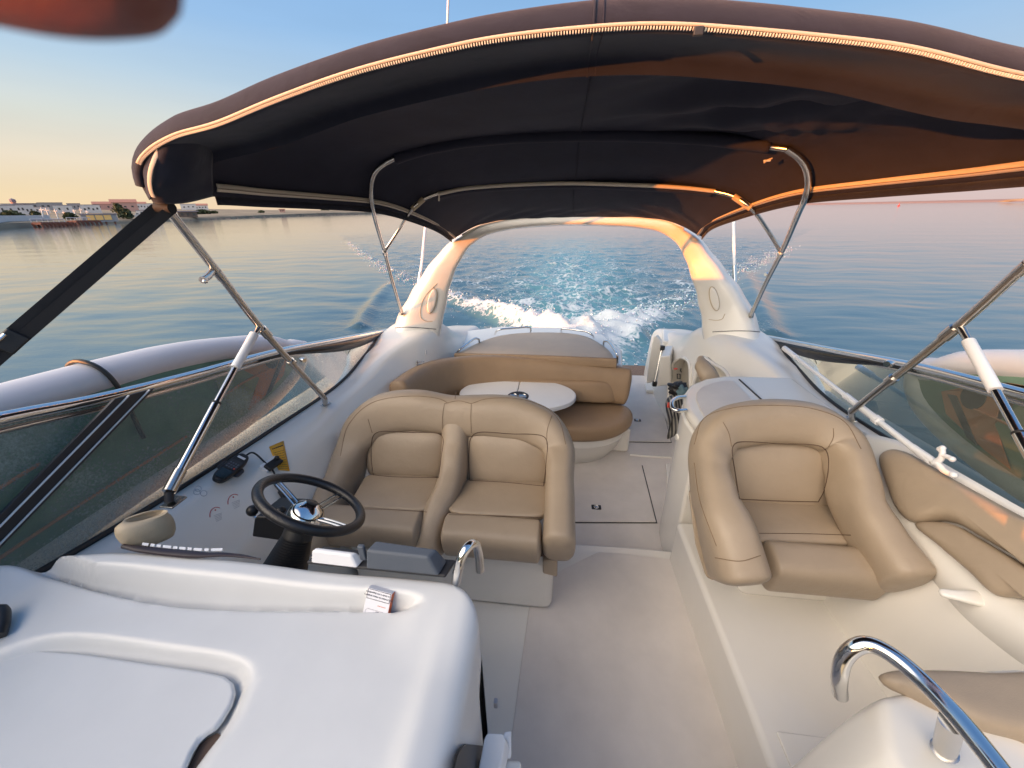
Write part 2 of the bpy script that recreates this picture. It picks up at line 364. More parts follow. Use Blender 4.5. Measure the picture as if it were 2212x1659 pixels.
def dash_z(x, y):
    yb = ybrow(x); yc = yat(CREc, min(x, -.33))
    zt = 1.333+.030*ss(-.5, -1.3, x)          # brow height
    nz = 1.302-.03*ss(.5, 0, y)+.010*ss(-.8, -1.4, x)
    # tray between crease and brow
    k = ss(-.30, -.40, x)*ss(-1.50, -1.36, x)
    t = (y-yc)/(max(yb-.045-yc, .03))
    tray = 1.262+(zt-1.262)*ss(0.05, 1, t)
    lip = ss(-.012, .012, y-yc)
    z_t = nz*(1-lip)+tray*lip
    z_s = nz+(zt-nz)*ss(.45, .66, y)
    z = z_t*k+z_s*(1-k)
    # hatch recess
    if y < .52 and x < -.5:
        z -= .034*ss(.0, .036, insided(x, y))
    # ridge along the inboard edge
    z += .012*math.exp(-((x+.245)/.03)**2)*ss(.7,.3,y)
    R = .05; e = min(yb-y, (XR-x))
    for e, R in ((yb-y, .022), (XR-x, .05)):
        if e < R: z -= R-math.sqrt(max(0, R*R-(R-e)**2))
    return z
xs = [-1.66+i*(1.66-.62)/70 for i in range(71)]+[-.61+i*.0115 for i in range(1, 31)]; xs = [x for x in xs if x < -.262]
xs += [-.26+(.26+XR)*math.sin(math.pi/2*i/16) for i in range(17)]
rows = []
for x in xs:
    yb = ybrow(x); col = [V3((x, -.5+(.2+.5)*i/10, 0)) for i in range(10)]+[V3((x, .2+(yb-.05-.2)*i/60, 0)) for i in range(61)]+[V3((x, yb-.05+.05*math.sin(math.pi/2*i/10), 0)) for i in range(1, 11)]
    for p in col: p.z = dash_z(p.x, p.y)
    rows.append(col)
for r in rows:
    b = r[-1]; r += [V3((b.x, b.y-.0, b.z-.02)), V3((b.x, b.y-.05, 1.15)), V3((b.x, b.y-.07, .15))]
dm = MB().grid(rows)
last = rows[-1]
dm.grid([last, [V3((p.x+.004, p.y, min(p.z-.02, 1.2))) for p in last], [V3((p.x+.004, p.y, min(p.z-.03, .8))) for p in last], [V3((p.x-.0, p.y, .15)) for p in last]])
bvD = dm.bvh(); dash = dm.build('dash_moulding', M['dash'], boat, ang=50)
# hatch lid lying in the recess
zl = 1.245
lo = [P(u, v, z=1.285) for u, v in ((-400,1440),(0,1421),(80,1405),(180,1412),(300,1430),(440,1450),(485,1460),(503,1474),(508,1495),(500,1522),(482,1552),(466,1573),(448,1584),(432,1596),(416,1622),(402,1655),(380,1700),(300,1850),(-400,1950))]
hl = MB().prism([V3((p.x, p.y, 1.272)) for p in lo], (0, 0, .016)).build('dash_hatch', M['dash'], boat, bevel=.009, seg=4)
MB().prism([P(u, v, z=1.266) for u, v in ((470,1585),(450,1596),(432,1610),(412,1650),(396,1690),(425,1690),(470,1632),(490,1596))], (0,0,.003)).build('finger_slot', M['brown'], hl)
# side of the dash: black plate standing in for the shade inside the companionway, sill, grey catch
def sidepts(pts, x): return [P(u, v, x=x) for u, v in pts]
op = sidepts([(972,1680),(984,1632),(994,1614),(1004,1607),(1043,1611),(1049,1690)], XR+.006)
MB().prism(op, (.004, 0, 0)).build('companionway_shade_plate', M['black'], boat)
q = [P(962,1700,z=.98), P(975,1646,z=.98), P(1040,1637,z=.98), P(1126,1641,z=.98), P(1122,1720,z=.98)]
MB().prism(q, (0, 0, -.05)).build('sill', M['gel'], boat, bevel=.008)
ca = [P(1028,1690,z=1.0), P(1046,1600,z=1.04), P(1052,1588,z=1.05), P(1088,1590,z=1.05), P(1092,1605,z=1.04), P(1076,1690,z=1.0)]
cth = MB().prism([p+V3((0,0,.012)) for p in ca], (.01, 0, -.035)).build('door_catch', M['white'], boat, bevel=.007)
MB().prism([P(1087,1592,z=1.045), P(1104,1589,z=1.03), P(1104,1642,z=1.0), P(1090,1640,z=1.0)], (0,.012,0)).build('tongue', M['white'], cth, bevel=.004)
MB().box(P(1071,1519,x=XR+.006), (.012, .016, .03)).build('stop_button', M['greyink'], boat, bevel=.003)
# ---- windscreens
RAILL = [V3((.06,-1.62,2.02)), V3((-.9,-1.35,1.98)), V3((-1.42,-.7,1.90)), V3((-1.62,.1,1.78)), P(0,905,x=-1.65), P(200,865,x=-1.65), P(400,815,x=-1.65), P(600,760,x=-1.66), P(740,733,x=-1.68), P(846,712,x=-1.70)]
BASEL = [V3((.06,-2.0,1.45)), V3((-1.0,-1.6,1.42)), V3((-1.44,-.9,1.32)), V3((-1.56,.1,1.262)), V3((-1.575,.5,1.225)), V3((-1.58,1.0,1.16)), V3((-1.58,1.7,1.104)), V3((-1.592,2.4,1.064)), V3((-1.635,2.85,1.092)), V3((-1.672,3.22,1.135))]
def windscreen(side):
    f = (lambda p: V3(p)) if side < 0 else mir
    R = [f(p) for p in cr(RAILL, 120)]; B = [f(p) for p in cr(BASEL, 120)]
    w = None
    gi = MB(); i0 = 44
    rows = [[b.lerp(r, k/10) for r, b in zip(R, B)] for k in range(11)]
    w = MB().grid([r[i0:] for r in rows]).build('windscreen', M['glass'] if side < 0 else M['glass_clear'], boat, ang=80)
    MB().grid([r[:i0+1] for r in rows]).build('front_pane', M['glass_front'], w, ang=80)
    MB().tube(R, .021, 14).build('top_rail', M['chrome'], w)
    MB().tube([p+V3((0, 0, -.036)) for p in R], .011, 10).build('rail_trim', M['steel'], w)
    MB().tube([p+V3((0, 0, -.002)) for p in B], .011, 8).build('gasket', M['black'], w)
    ins = V3((.012 if side < 0 else -.012, 0, 0))
    n = 120; j0 = 84 if side < 0 else 88
    fr = [[], [], []]
    for j in range(j0, n):
        t = (j-j0)/(n-1-j0); d = .03+.12*ss(0, .75, t)
        dn = (B[j]-R[j]).normalized(); ln = (B[j]-R[j]).length
        for k in range(3): fr[k].append(R[j]+dn*min(d, ln*.98)*(k/2)+ins)
    MB().grid(fr).build('dark_border', M['frit'], w, solid=.003)
    return w, f
wl, fl_ = windscreen(-1); wr, fr_ = windscreen(1)
def onglass(u, v): return Pl(u, v, (-1.612, 1.0, 1.35), (1, .02, -.16))
a1, a2 = onglass(243, 861), onglass(330, 838); b1, b2 = onglass(-75, 1180), onglass(-75, 1255)
MB().prism([a1, a2, b2, b1], (.012, 0, 0)).build('pillar', M['darkplastic'], wl, bevel=.002)
for k in (.3, .82):
    MB().tube([a1.lerp(a2, k)+V3((.015,0,0)), b1.lerp(b2, k)+V3((.015,0,0))], .0028, 6).build('pillar_trim', M['white'], wl)
for f in (lambda p: V3(p), mir):
    pass
# ---- foredeck behind the camera (closes the boat forward)
fd = MB(); rows = []
for y, hw, z in ((-1.1,1.9,1.1),(-2.0,1.85,1.12),(-3.2,1.55,1.15),(-4.4,1.0,1.18),(-5.2,.4,1.2),(-5.6,.02,1.2)):
    rows.append([V3((.06-hw, y, z-.15)), V3((.06-hw*.95, y, z)), V3((.06-hw*.5, y, z+.12)), V3((.06, y, z+.16)), V3((.06+hw*.5, y, z+.12)), V3((.06+hw*.95, y, z)), V3((.06+hw, y, z-.15))])
fd.grid(rows); rr = [r[0] for r in rows]; fd.grid([rr, [V3((.06+(p.x-.06)*.9, p.y+.1, -.8)) for p in rr]]); rr = [r[-1] for r in rows]; fd.grid([rr, [V3((.06+(p.x-.06)*.9, p.y+.1, -.8)) for p in rr]])
fd.build('foredeck', M['gel'], boat)
# ---- arch
def ss(a, b, x): t = max(0, min(1, (x-a)/(b-a))); return t*t*(3-2*t)
def PA(u, v):
    q = P(u, v, y=3.6)
    for _ in range(4): q = P(u, v, y=3.42+(q.z-1.17)*.38)
    return q+V3((0,.16-.07*ss(1.2,2.0,q.z),0))
AP = [(893,712),(905,680),(921,640),(944,592),(976,545),(1000,521),(1035,500),(1090,486),(1160,479),(1230,476),(1310,477),(1390,481),(1440,490),(1474,508),(1500,532),(1533,586),(1562,640),(1580,680),(1591,716)]
ap = [PA(u, v) for u, v in AP]
ap = [ap[0]+V3((-.05,-.09,-.22))]+ap+[ap[-1]+V3((.05,-.09,-.22))]
am = MB(); am.sweep(ap, [.45,.42,.34,.25,.18,.125,.105,.095,.09,.088,.09,.095,.105,.125,.18,.25,.34,.42,.45], [.36,.34,.31,.28,.24,.21,.19,.18,.18,.18,.18,.18,.19,.21,.24,.28,.31,.34,.36], lambda t: (.62*(1-2*ss(.12,.88,t)), -1, .12), ex=4.2, m=90, n=40, cap=.004)
bvA = am.bvh(); arch = am.build('arch', M['gel'], boat, ang=55)
MB().tube([PA(1230+k*6, 0) if False else p for p in [PA(u, v)+V3((0,-.10,.05)) for u, v in AP[5:14]]], .012, 8, smooth=40).build('arch_trim', M['piping'], arch)
for c, rx, ry, tl in (((933,650), 9, 27, .22), ((1543,645), 9, 26, -.22)):
    ring = []; 
    for k in range(40):
        a = 2*math.pi*k/40; x, y = rx*math.cos(a), ry*math.sin(a)
        ring.append(hit(bvA, c[0]+x*math.cos(tl)-y*math.sin(tl), c[1]+x*math.sin(tl)+y*math.cos(tl), .006)[0])
    sp = MB().cushion(ring, (0,-1,0), .012, .01, k=8, smooth=False).build('speaker_cover', M['gel'], arch)
    MB().tube(ring, .005, 6, closed=True).build('speaker_rim', M['beige'], sp)
for pts in ([(944,612),(918,640),(908,668),(910,688),(922,694),(934,694)], [(1531,690),(1548,692),(1560,689),(1566,678)]):
    MB().tube([hit(bvA, u, v, .001)[0] for u, v in pts], .003, 6, smooth=30).build('panel_seam', M['beige'], arch)
# base joint lines of the arch
for q in ([(848,709),(870,707),(905,708),(942,711)], [(1539,717),(1580,715),(1615,715),(1644,717)]):
    MB().tube([hit(bvA, w_.x, w_.y, .001)[0] for w_ in cr([(a_, b_, 0) for a_, b_ in q], 40) if bvA.ray_cast(CAM, ray(w_.x, w_.y).normalized())[0]], .0035, 6).build('arch_joint', M['darkplastic'], arch)
# ---- wet bar behind the port seat
wbz = 1.10
wb = [P(u, v, z=wbz) for u, v in ((1498,904),(1484,885),(1477,867),(1478,848),(1491,830),(1521,817),(1560,811),(1590,811))]
wb = [V3((p.x, p.y, 0)) for p in wb]+[V3((1.62, wb[-1].y, 0)), V3((1.62, 1.93, 0)), V3((wb[0].x+.005, 1.93, 0))]
bar = MB().prism(wb, (0, 0, wbz-.075)).build('wet_bar', M['gel'], boat, bevel=.02)
lidp = [p+V3((0,0,wbz-.068)) for p in wb]; lc = sum(lidp, V3())/len(wb)
MB().prism([lc+(p-lc)*1.004 for p in lidp], (0, 0, .068)).build('bar_lid', M['gel'], boat, bevel=.03, seg=5)
pan = [P(u, v, z=wbz+.001) for u, v in ((1530,915),(1512,885),(1503,862),(1506,848),(1518,836),(1540,828),(1566,823),(1582,822),(1665,905))]
MB().prism(pan, (0,0,.006)).build('lid_panel', M['nonskid'], bar, bevel=.005)
MB().tube([P(1597,820,z=wbz+.001), P(1650,868,z=wbz+.001), P(1700,915,z=wbz+.001)], .006, 8).build('lid_hinge', M['darkplastic'], bar)
MB().lathe([(0,.006),(.02,.005),(.022,0)], P(1463,944,x=wb[0].x), (-1,-.1,0), n=20).build('drain_cap', M['gel'], bar)
MB().tube([P(1479,857,y=2.30), P(1464,859,y=2.26), P(1453,866,y=2.2), P(1451,875,y=2.15), P(1455,884,y=2.11), P(1466,887,y=2.1), P(1482,886,y=2.12)], .0125, 10, smooth=40).build('bar_handle', M['chrome'], bar)
# ---- stern: sun deck moulding, quarters, gate, swim platform
MB().prism([V3((-1.2,3.70,.2)),V3((.64,3.70,.2)),V3((.70,4.2,.2)),V3((.55,4.75,.2)),V3((.2,5.05,.2)),V3((-.8,5.05,.2)),V3((-1.25,4.8,.2))], (0,0,.555)).build('sun_deck', M['gel'], boat, bevel=.04, seg=4)
MB().box((.05, 5.6, -.33), (3.3, 1.5, .12)).build('swim_platform', M['teak'], boat, bevel=.02)
MB().box((.05, 5.0, -.29), (3.3, .46, .5)).build('transom', M['gel'], boat, bevel=.02)
gp = [(1396,829),(1399,800),(1404,765),(1408,742),(1411,730),(1416,725),(1421,728),(1427,738),(1428,755),(1424,790),(1418,824)]
gt = MB().prism([P(u, v, y=4.25) for u, v in gp], (.03, .05, 0)).build('transom_gate', M['gel'], boat, bevel=.012)
MB().tube([P(1430,752,y=4.18), P(1414,826,y=4.05)], .013, 10).build('gate_strut', M['steel'], gt)
for u, v, y in ((1431,752,4.18),(1414,829,4.05)): MB().box(P(u, v, y=y), (.045,.04,.055)).build('strut_end', M['black'], gt, bevel=.005)
sq = [(1432,735),(1470,742),(1500,752),(1500,800),(1440,800),(1432,790)]
MB().prism([P(u, v, y=4.5) for u, v in sq], (.1, .5, 0)).build('stern_quarter', M['gel'], boat, bevel=.03)
bx = [(1426,770),(1448,768),(1450,832),(1418,836)]
MB().prism([P(u, v, y=3.95) for u, v in bx], (.12, .35, 0)).build('quarter_box', M['gel'], boat, bevel=.02)
# ---- lower right: port console hump with pad and steel rail
hz = lambda x, y: 1.15-.9*ss(.72,.45,x-.12*ss(.45,.75,y))-.95*ss(.60,.76,y-.12*ss(.7,1.2,x))*1-.02*ss(.9,1.4,x)
rows = [[V3((x, y, max(.40, hz(x, y)))) for y in [-.4+.9*i/14 for i in range(14)]+[.5+.5*i/50 for i in range(51)]] for x in [.40+.5*i/50 for i in range(51)]+[.9+.8*i/20 for i in range(1, 21)]]
hm = MB().grid(rows, skip=lambda p: p.z < .43); bvH = hm.build('port_console', M['gel'], boat, ang=70) and hm.bvh()
# ================================================================ SEATS
def seat(name, label, cat, origin, BQ, TILT):
    return empty(name, origin, label, cat)
# ---- twin helm seat (left of the passage)
helm = empty('helm_seat', (-.55, 1.7, .15), 'tan twin helm seat with two padded places behind the steering wheel', 'seat')
NB = (0, -1, .32)
def BP(u, v, off=0): return Pl(u, v, (0, 1.79-off, .80), (0, 1, -.33))
path = [P(690,1178,y=1.36), P(712,1120,y=1.46), P(742,1045,y=1.66), P(766,968,y=1.84), P(790,925,y=1.90), P(828,897,y=1.935), P(890,886,y=1.945), P(985,897,y=1.945), P(1070,899,y=1.945), P(1135,909,y=1.935), P(1184,935,y=1.90), P(1206,970,y=1.85), P(1209,1045,y=1.68), P(1208,1120,y=1.51), P(1207,1178,y=1.385)]
MB().sweep(path, [.16,.155,.15,.18,.235,.255,.245,.23,.245,.255,.235,.18,.15,.155,.16], [.30,.30,.27,.22,.2,.2,.2,.19,.2,.2,.2,.22,.27,.30,.30], NB, ex=2.9, m=120, n=36, cap=.045).build('outer_bolster', M['vinyl'], helm, ang=70)
path = [P(986,895,y=1.945), P(985,955,y=1.855), P(977,1035,y=1.70), P(950,1105,y=1.54), P(934,1160,y=1.435), P(929,1185,y=1.40)]
MB().sweep(path, [.19,.15,.145,.145,.15,.15], [.16,.17,.22,.25,.26,.26], NB, ex=2.8, m=70, n=32, cap=.04).build('centre_bolster', M['vinyl'], helm, ang=70)
for q in ([(795,922),(968,928),(958,1040),(792,1034)], [(1006,924),(1196,931),(1190,1058),(1000,1048)]):
    c = [BP(u, v, -.02) for u, v in q]; o = []
    cc = sum(c, V3())/4; ex, ey = (c[1]-c[0]+c[2]-c[3])/4, (c[3]-c[0]+c[2]-c[1])/4
    for k in range(72):
        a = 2*math.pi*k/72; o.append(cc+ex*sgnp(math.cos(a), .42)+ey*sgnp(math.sin(a), .42))
    MB().cushion(o, NB, .058, .06, k=2.6, smooth=False).build('back_pad', M['vinyl'], helm, ang=75)
for q in ([(790,1024),(958,1030),(935,1105),(752,1098)], [(1000,1034),(1188,1044),(1186,1118),(955,1110)]):
    zz = [.775,.775,.80,.80]
    c = [P(u, v, z=z) for (u, v), z in zip(q, zz)]; cc = sum(c, V3())/4; o = []
    ex, ey = (c[1]-c[0]+c[2]-c[3])/4, (c[3]-c[0]+c[2]-c[1])/4
    for k in range(72):
        a = 2*math.pi*k/72; o.append(cc+ex*sgnp(math.cos(a), .3)*(1-.05*math.sin(a))+ey*sgnp(math.sin(a), .3))
    MB().cushion(o, (0,-.1,1), .022, .12, k=3, smooth=False).build('seat_pad', M['vinyl'], helm, ang=75)
for a, b in (((708,1145),(905,1150)), ((970,1158),(1160,1162))):
    A, B = P(*a, y=1.40), P(*b, y=1.40); A.z = B.z = .715
    MB().sweep([A, B], .205, .165, (0,-1,-.22), ex=3.2, m=20, n=36, cap=.025).build('seat_front', M['vinyl'], helm, ang=75)
MB().box((-.56, 1.70, .37), (1.14, .52, .44)).build('seat_base', M['gel'], helm, bevel=.05, seg=4)
MB().box((-.56, 1.47, .615), (1.20, .10, .05)).build('front_rail', M['brown'], helm, bevel=.005)
q = [P(1172,1213,y=1.40), P(1204,1210,y=1.40), P(1204,1248,y=1.40), P(1172,1240,y=1.40)]
MB().prism(q, (0,.10,0)).build('corner_block', M['vinyl'], helm, bevel=.01)
def seam(parent, pts, off=.004, r=.0017, bv=None):
    MB().tube([hit(bv, q.x, q.y, .0008)[0] for q in cr([(u, v, 0) for u, v in pts], 70)], r, 6).build('seam', M['seam'], parent)
def bvof(*names):
    vs, fs = [], []
    for o in names:
        b = len(vs); vs += [o.matrix_world @ v.co for v in o.data.vertices]; fs += [tuple(i+b for i in p.vertices) for p in o.data.polygons]
    return BVHTree.FromPolygons(vs, fs)
bpy.context.view_layer.update()
bh = bvof(*[o for o in helm.children if o.name.startswith(('outer', 'centre'))])
for pts in ([(735,985),(752,920),(800,872),(880,856),(950,862),(968,871)], [(1018,872),(1050,862),(1120,862),(1180,882),(1208,910),(1222,960)], [(960,872),(990,866),(1018,872)], [(960,872),(956,900),(957,933)], [(1018,872),(1017,900),(1018,935)], [(1192,898),(1182,930),(1181,960)], [(795,905),(804,935)], [(985,845),(983,862)]):
    seam(helm, pts, bv=bh)
bh2 = bvof(*[o for o in helm.children if not o.name.startswith('seam')])
def groove(parent, pts, bv, r=.0026): MB().tube([hit(bv, q.x, q.y, .0)[0] for q in cr([(u, v, 0) for u, v in pts], 80)], r, 6).build('groove', M['vinyl_dark'], parent)
groove(helm, [(806,1026),(802,985),(806,942),(818,933),(880,934),(948,937),(957,946),(953,990),(948,1030)], bh2)
groove(helm, [(1014,1036),(1013,985),(1018,945),(1030,935),(1100,937),(1172,942),(1181,952),(1180,1000),(1174,1050)], bh2)
groove(helm, [(806,1026),(850,1030),(948,1032)], bh2); groove(helm, [(1014,1038),(1090,1042),(1174,1050)], bh2)
groove(helm, [(765,1099),(840,1101),(922,1106)], bh2, .0018); groove(helm, [(970,1112),(1070,1114),(1170,1118)], bh2, .0018)
# ---- single port seat
port = empty('companion_seat', (1.2, 1.5, .45), 'wide single tan seat on the right hand platform beside the passage', 'seat')
path = [P(1592,1236,y=1.235), P(1570,1158,y=1.335), P(1541,1075,y=1.49), P(1531,990,y=1.66), P(1556,936,y=1.75), P(1620,914,y=1.79), P(1690,910,y=1.795), P(1762,922,y=1.785), P(1812,958,y=1.73), P(1836,1020,y=1.61), P(1848,1085,y=1.50), P(1888,1160,y=1.37), P(1942,1245,y=1.235)]
MB().sweep(path, [.205,.20,.16,.14,.185,.215,.215,.215,.19,.135,.135,.15,.165], [.32,.32,.28,.23,.19,.18,.18,.18,.19,.22,.24,.26,.28], NB, ex=2.9, m=120, n=36, cap=.045).build('outer_bolster', M['vinyl'], port, ang=70)
def B2(u, v): return Pl(u, v, (1.2, 1.665, .84), (0, 1, -.42))
c = [B2(1550,936), B2(1822,948), B2(1808,1102), B2(1564,1095)]; cc = sum(c, V3())/4; o = []
ex, ey = (c[1]-c[0]+c[2]-c[3])/4, (c[3]-c[0]+c[2]-c[1])/4
for k in range(72):
    a = 2*math.pi*k/72; o.append(cc+ex*sgnp(math.cos(a), .4)*(1-.05*math.sin(a))+ey*sgnp(math.sin(a), .4))
MB().cushion(o, (0,-1,.42), .062, .06, k=2.6, smooth=False).build('back_pad', M['vinyl'], port, ang=75)
c = [P(1575,1072,z=.825), P(1790,1080,z=.825), P(1880,1176,z=.848), P(1605,1172,z=.848)]; cc = sum(c, V3())/4; o = []
ex, ey = (c[1]-c[0]+c[2]-c[3])/4, (c[3]-c[0]+c[2]-c[1])/4
for k in range(72):
    a = 2*math.pi*k/72; o.append(cc+ex*sgnp(math.cos(a), .3)+ey*sgnp(math.sin(a), .3))
MB().cushion(o, (0,-.1,1), .03, .15, k=3, smooth=False).build('seat_pad', M['vinyl'], port, ang=75)
A, B = P(1668,1205,y=1.31), P(1890,1212,y=1.31); A.z = B.z = .782
MB().sweep([A, B], .205, .17, (0,-1,-.25), ex=3.2, m=20, n=36, cap=.03).build('seat_front', M['vinyl'], port, ang=75)
MB().box((1.17, 1.60, .555), (.50, .36, .24)).build('seat_base', M['gel'], port, bevel=.04, seg=4)
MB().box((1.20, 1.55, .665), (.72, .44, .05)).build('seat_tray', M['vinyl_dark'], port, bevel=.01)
MB().prism([P(1484,1060,y=1.62), P(1500,1180,y=1.45), P(1522,1250,y=1.37), P(1545,1262,y=1.36), P(1560,1100,y=1.55)], (.06,.10,0)).build('side_skirt', M['vinyl'], port, bevel=.02, seg=4)
bpy.context.view_layer.update()
bp_ = bvof(*[o for o in port.children if o.name.startswith('outer')])
for pts in ([(1500,960),(1520,905),(1580,882),(1680,876),(1760,884),(1825,912),(1860,970)], [(1562,912),(1574,935),(1580,965)], [(1800,925),(1800,945),(1790,965)], [(1545,1205),(1600,1212),(1643,1200)], [(1500,1000),(1512,1080),(1548,1180)]):
    seam(port, pts, bv=bp_)
bp2_ = bvof(*[o for o in port.children if not o.name.startswith('seam')])
groove(port, [(1597,1078),(1588,1020),(1582,968),(1590,957),(1680,958),(1775,965),(1787,978),(1790,1010),(1780,1060),(1768,1083)], bp2_)
groove(port, [(1597,1078),(1680,1082),(1768,1084)], bp2_); groove(port, [(1640,1152),(1740,1153),(1838,1156)], bp2_, .0018)
# ---- side pads on the port inner wall
bench = empty('wall_pad', (1.5, 1.1, 1.0), 'pair of long tan pads on the sloping right cockpit side under the windscreen', 'cushion')
WQ, WN = (1.42, 1.2, 1.05), (-1, .10, .55)
def WP(u, v): return Pl(u, v, WQ, WN)
o1 = [(1903,985),(1925,972),(1955,976),(2060,1035),(2212,1118),(2330,1180),(2330,1300),(2212,1215),(2120,1160),(2070,1132),(2030,1124),(1980,1130),(1950,1115),(1920,1055)]
MB().cushion([WP(u, v) for u, v in o1], WN, .05, .03, k=4, n=90).build('upper_pad', M['vinyl'], bench, ang=75)
o2 = [(1978,1133),(2030,1128),(2070,1137),(2120,1165),(2212,1221),(2330,1305),(2330,1380),(2212,1296),(2150,1285),(2100,1240),(2030,1180)]
MB().cushion([WP(u, v) for u, v in o2], WN, .035, .03, k=4, n=90).build('lower_pad', M['vinyl'], bench, ang=75)
# moulded wall behind the pads
wr_ = [[Pl(u, v, V3(WQ)+V3((.035,0,-.02)), WN) for u, v in r] for r in ([(1868,935),(1960,960),(2080,1025),(2212,1100),(2420,1210)], [(1880,1000),(1960,1060),(2080,1150),(2212,1250),(2420,1400)], [(1905,1120),(1990,1200),(2080,1300),(2212,1400),(2420,1520)])]
low = [P(1900,1290,z=.46), P(1960,1330,z=.46), P(2040,1390,z=.46), P(2130,1470,z=.46), P(2300,1560,z=.46)]
wr_.append([a.lerp(b, .72) for a, b in zip(wr_[-1], low)]); wr_.append(low)
MB().grid(curve_loft(wr_, 40, 30)).build('port_side_wall', M['gel'], boat, ang=70, solid=.01, off=-1)
# white grab handle
gh = [P(2046,1283,z=1.0), P(2075,1288,z=1.005), P(2130,1296,z=1.0), P(2200,1308,z=.99), P(2300,1322,z=.98)]
hd = MB().sweep(gh, [.03,.05,.05,.06,.07], [.02,.03,.032,.034,.04], (0,-.3,1), ex=2.6, m=40, cap=.02).build('grab_handle', M['gel'], boat)
# ---- lower right pad and rail
cp = [P(1897,1462,z=1.16), P(1915,1454,z=1.16), P(2000,1453,z=1.16), P(2120,1458,z=1.16), P(2300,1470,z=1.16), P(2300,1640,z=1.16), P(2212,1600,z=1.16), P(2120,1575,z=1.16), P(2020,1530,z=1.16), P(1950,1495,z=1.16), P(1912,1478,z=1.16)]
pad = MB().cushion(cp, (0,-.12,1), .035, .03, k=6, n=80).build('console_pad', M['vinyl'], None, ang=75); tag(pad, 'flat tan cushion in the bottom right corner behind the curved steel rail', 'cushion')
# ================================================================ AFT FURNITURE
sofa = empty('cockpit_sofa', (-.2, 3.3, 0), 'brown curved settee with a rolled backrest behind the white table', 'sofa')
path = [P(868,850,y=2.62), P(895,830,y=2.86), P(930,812,y=3.12), P(985,801,y=3.38), P(1060,797,y=3.53), P(1180,804,y=3.58), P(1290,813,y=3.57), P(1352,822,y=3.54)]
rise = V3((0,.0,-.06))
MB().sweep([p+rise for p in path], [.34,.36,.38,.39,.39,.39,.38,.37], [.17,.18,.19,.19,.18,.18,.18,.17], lambda t: (.55*(1-t)**2+.02, -1, .25), ex=3.4, m=90, n=40, cap=.05).build('backrest', M['sofa'], sofa, ang=70)
def SB(u, v): return Pl(u, v, (0, 3.475, .6), (0, 1, -.25))
MB().cushion([SB(900,845), SB(960,822), SB(1030,818), SB(1180,820), SB(1290,823), SB(1317,828), SB(1327,842), SB(1329,866), SB(1250,868), SB(1100,866), SB(930,868)], (0,-1,.25), .035, .03, k=6, n=80).build('back_inset', M['sofa'], sofa, ang=75)
so_ = [(-1.12,3.55),(-.6,3.56),(0,3.56),(.55,3.55),(.70,3.52),(.735,3.42),(.69,3.25),(.56,3.10),(.40,3.02),(.15,2.99),(-.2,3.05),(-.6,3.05),(-.9,2.9),(-1.1,2.7),(-1.2,2.9)]
sc_ = MB(); o = cr([V3((x, y, .345)) for x, y in so_], 90, True); c = sum(o, V3())/90; c.y += .1
rows = []
for q, z in ((.90,.265),(.97,.275),(.995,.30),(1,.335),(.992,.37),(.97,.398),(.93,.412),(.85,.42),(.6,.428),(.3,.43),(.01,.43)):
    rows.append([V3((c.x+(p.x-c.x)*q, c.y+(p.y-c.y)*q, z)) for p in o])
sc_.grid(rows, cu=True).build('seat_cushion', M['sofa'], sofa, ang=75)
bo = []
rows = []
for q, z in ((.935,.275),(.93,.21),(.945,.20),(.94,.19),(.90,.09),(.86,.03),(.84,.0)):
    rows.append([V3((c.x+(p.x-c.x)*q, c.y+(p.y-c.y)*q, z)) for p in o])
sb_ = MB().grid(rows, cu=True).build('plinth', M['gel'], sofa, ang=50)
MB().box(P(1299,946,y=3.06)+V3((0,-.012,0)), (.035,.012,.022)).build('latch', M['steel'], sb_, bevel=.003)
MB().box((.20, 3.45, .13), (1.02, .34, .26)).build('plinth_back', M['gel'], sofa, bevel=.03)
# table
tb = empty('cockpit_table', (-.37, 3.2, 0), 'white oval pedestal table with a dark cup holder in front of the brown settee', 'table')
tc_, rx, ry = V3((-.375, 3.205, .60)), .54, .335
def half(s):
    pts = [tc_+V3((s*.003, ry*math.sin(math.pi/2-i*math.pi/30)*1.0, 0))+V3((s*abs(rx*math.cos(math.pi/2-i*math.pi/30)), 0, 0)) for i in range(31)]
    return pts
for s in (-1, 1): MB().prism(half(s), (0, 0, .045)).build('table_leaf', M['tabletop'], tb, bevel=.010)
MB().lathe([(0,.05),(.085,.05),(.092,.053),(.098,.049),(.098,.044)], V3((-.36,3.13,.60)), n=36).build('cup_holder', M['darkplastic'], tb)
for dx in (-.042,.042): MB().lathe([(0,.0505),(.034,.0515),(.037,.055),(.040,.0515)], V3((-.36+dx,3.13,.60)), n=24).build('cup_ring', M['steel'], tb)
MB().lathe([(.16,0),(.16,.015),(.05,.03),(.04,.05),(.04,.60)], V3((-.375,3.2,0)), n=24).build('table_leg', M['steel'], tb)
# sun pad
sp = empty('sun_pad', (-.25, 4.1, .76), 'pale tan sun lounging pad on the stern deck behind the settee', 'cushion')
top = [P(985,763,z=.865), P(1010,750,z=.86), P(1042,736,z=.85), P(1080,725,z=.835), P(1125,719.5,z=.82), P(1180,718,z=.82), P(1230,720,z=.82), P(1268,727,z=.835), P(1300,743,z=.85), P(1322,762,z=.86), P(1329,777,z=.865)]
ed = cr(top, 60)+[top[-1].lerp(top[0], k/20) for k in range(1, 20)]
c = sum(ed, V3())/len(ed); rows = []
for q, dz in ((.97,-.095),(.995,-.085),(1,-.06),(1,-.02),(.99,-.005),(.97,.004),(.9,.008),(.6,.012),(.3,.012),(.01,.012)):
    rows.append([c.lerp(p, q)+V3((0, 0, dz+(p.z-c.z)*0)) for p in ed])
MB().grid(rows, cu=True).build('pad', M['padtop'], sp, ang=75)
f0, f1 = P(984,770,y=3.63), P(1330,782,y=3.55)
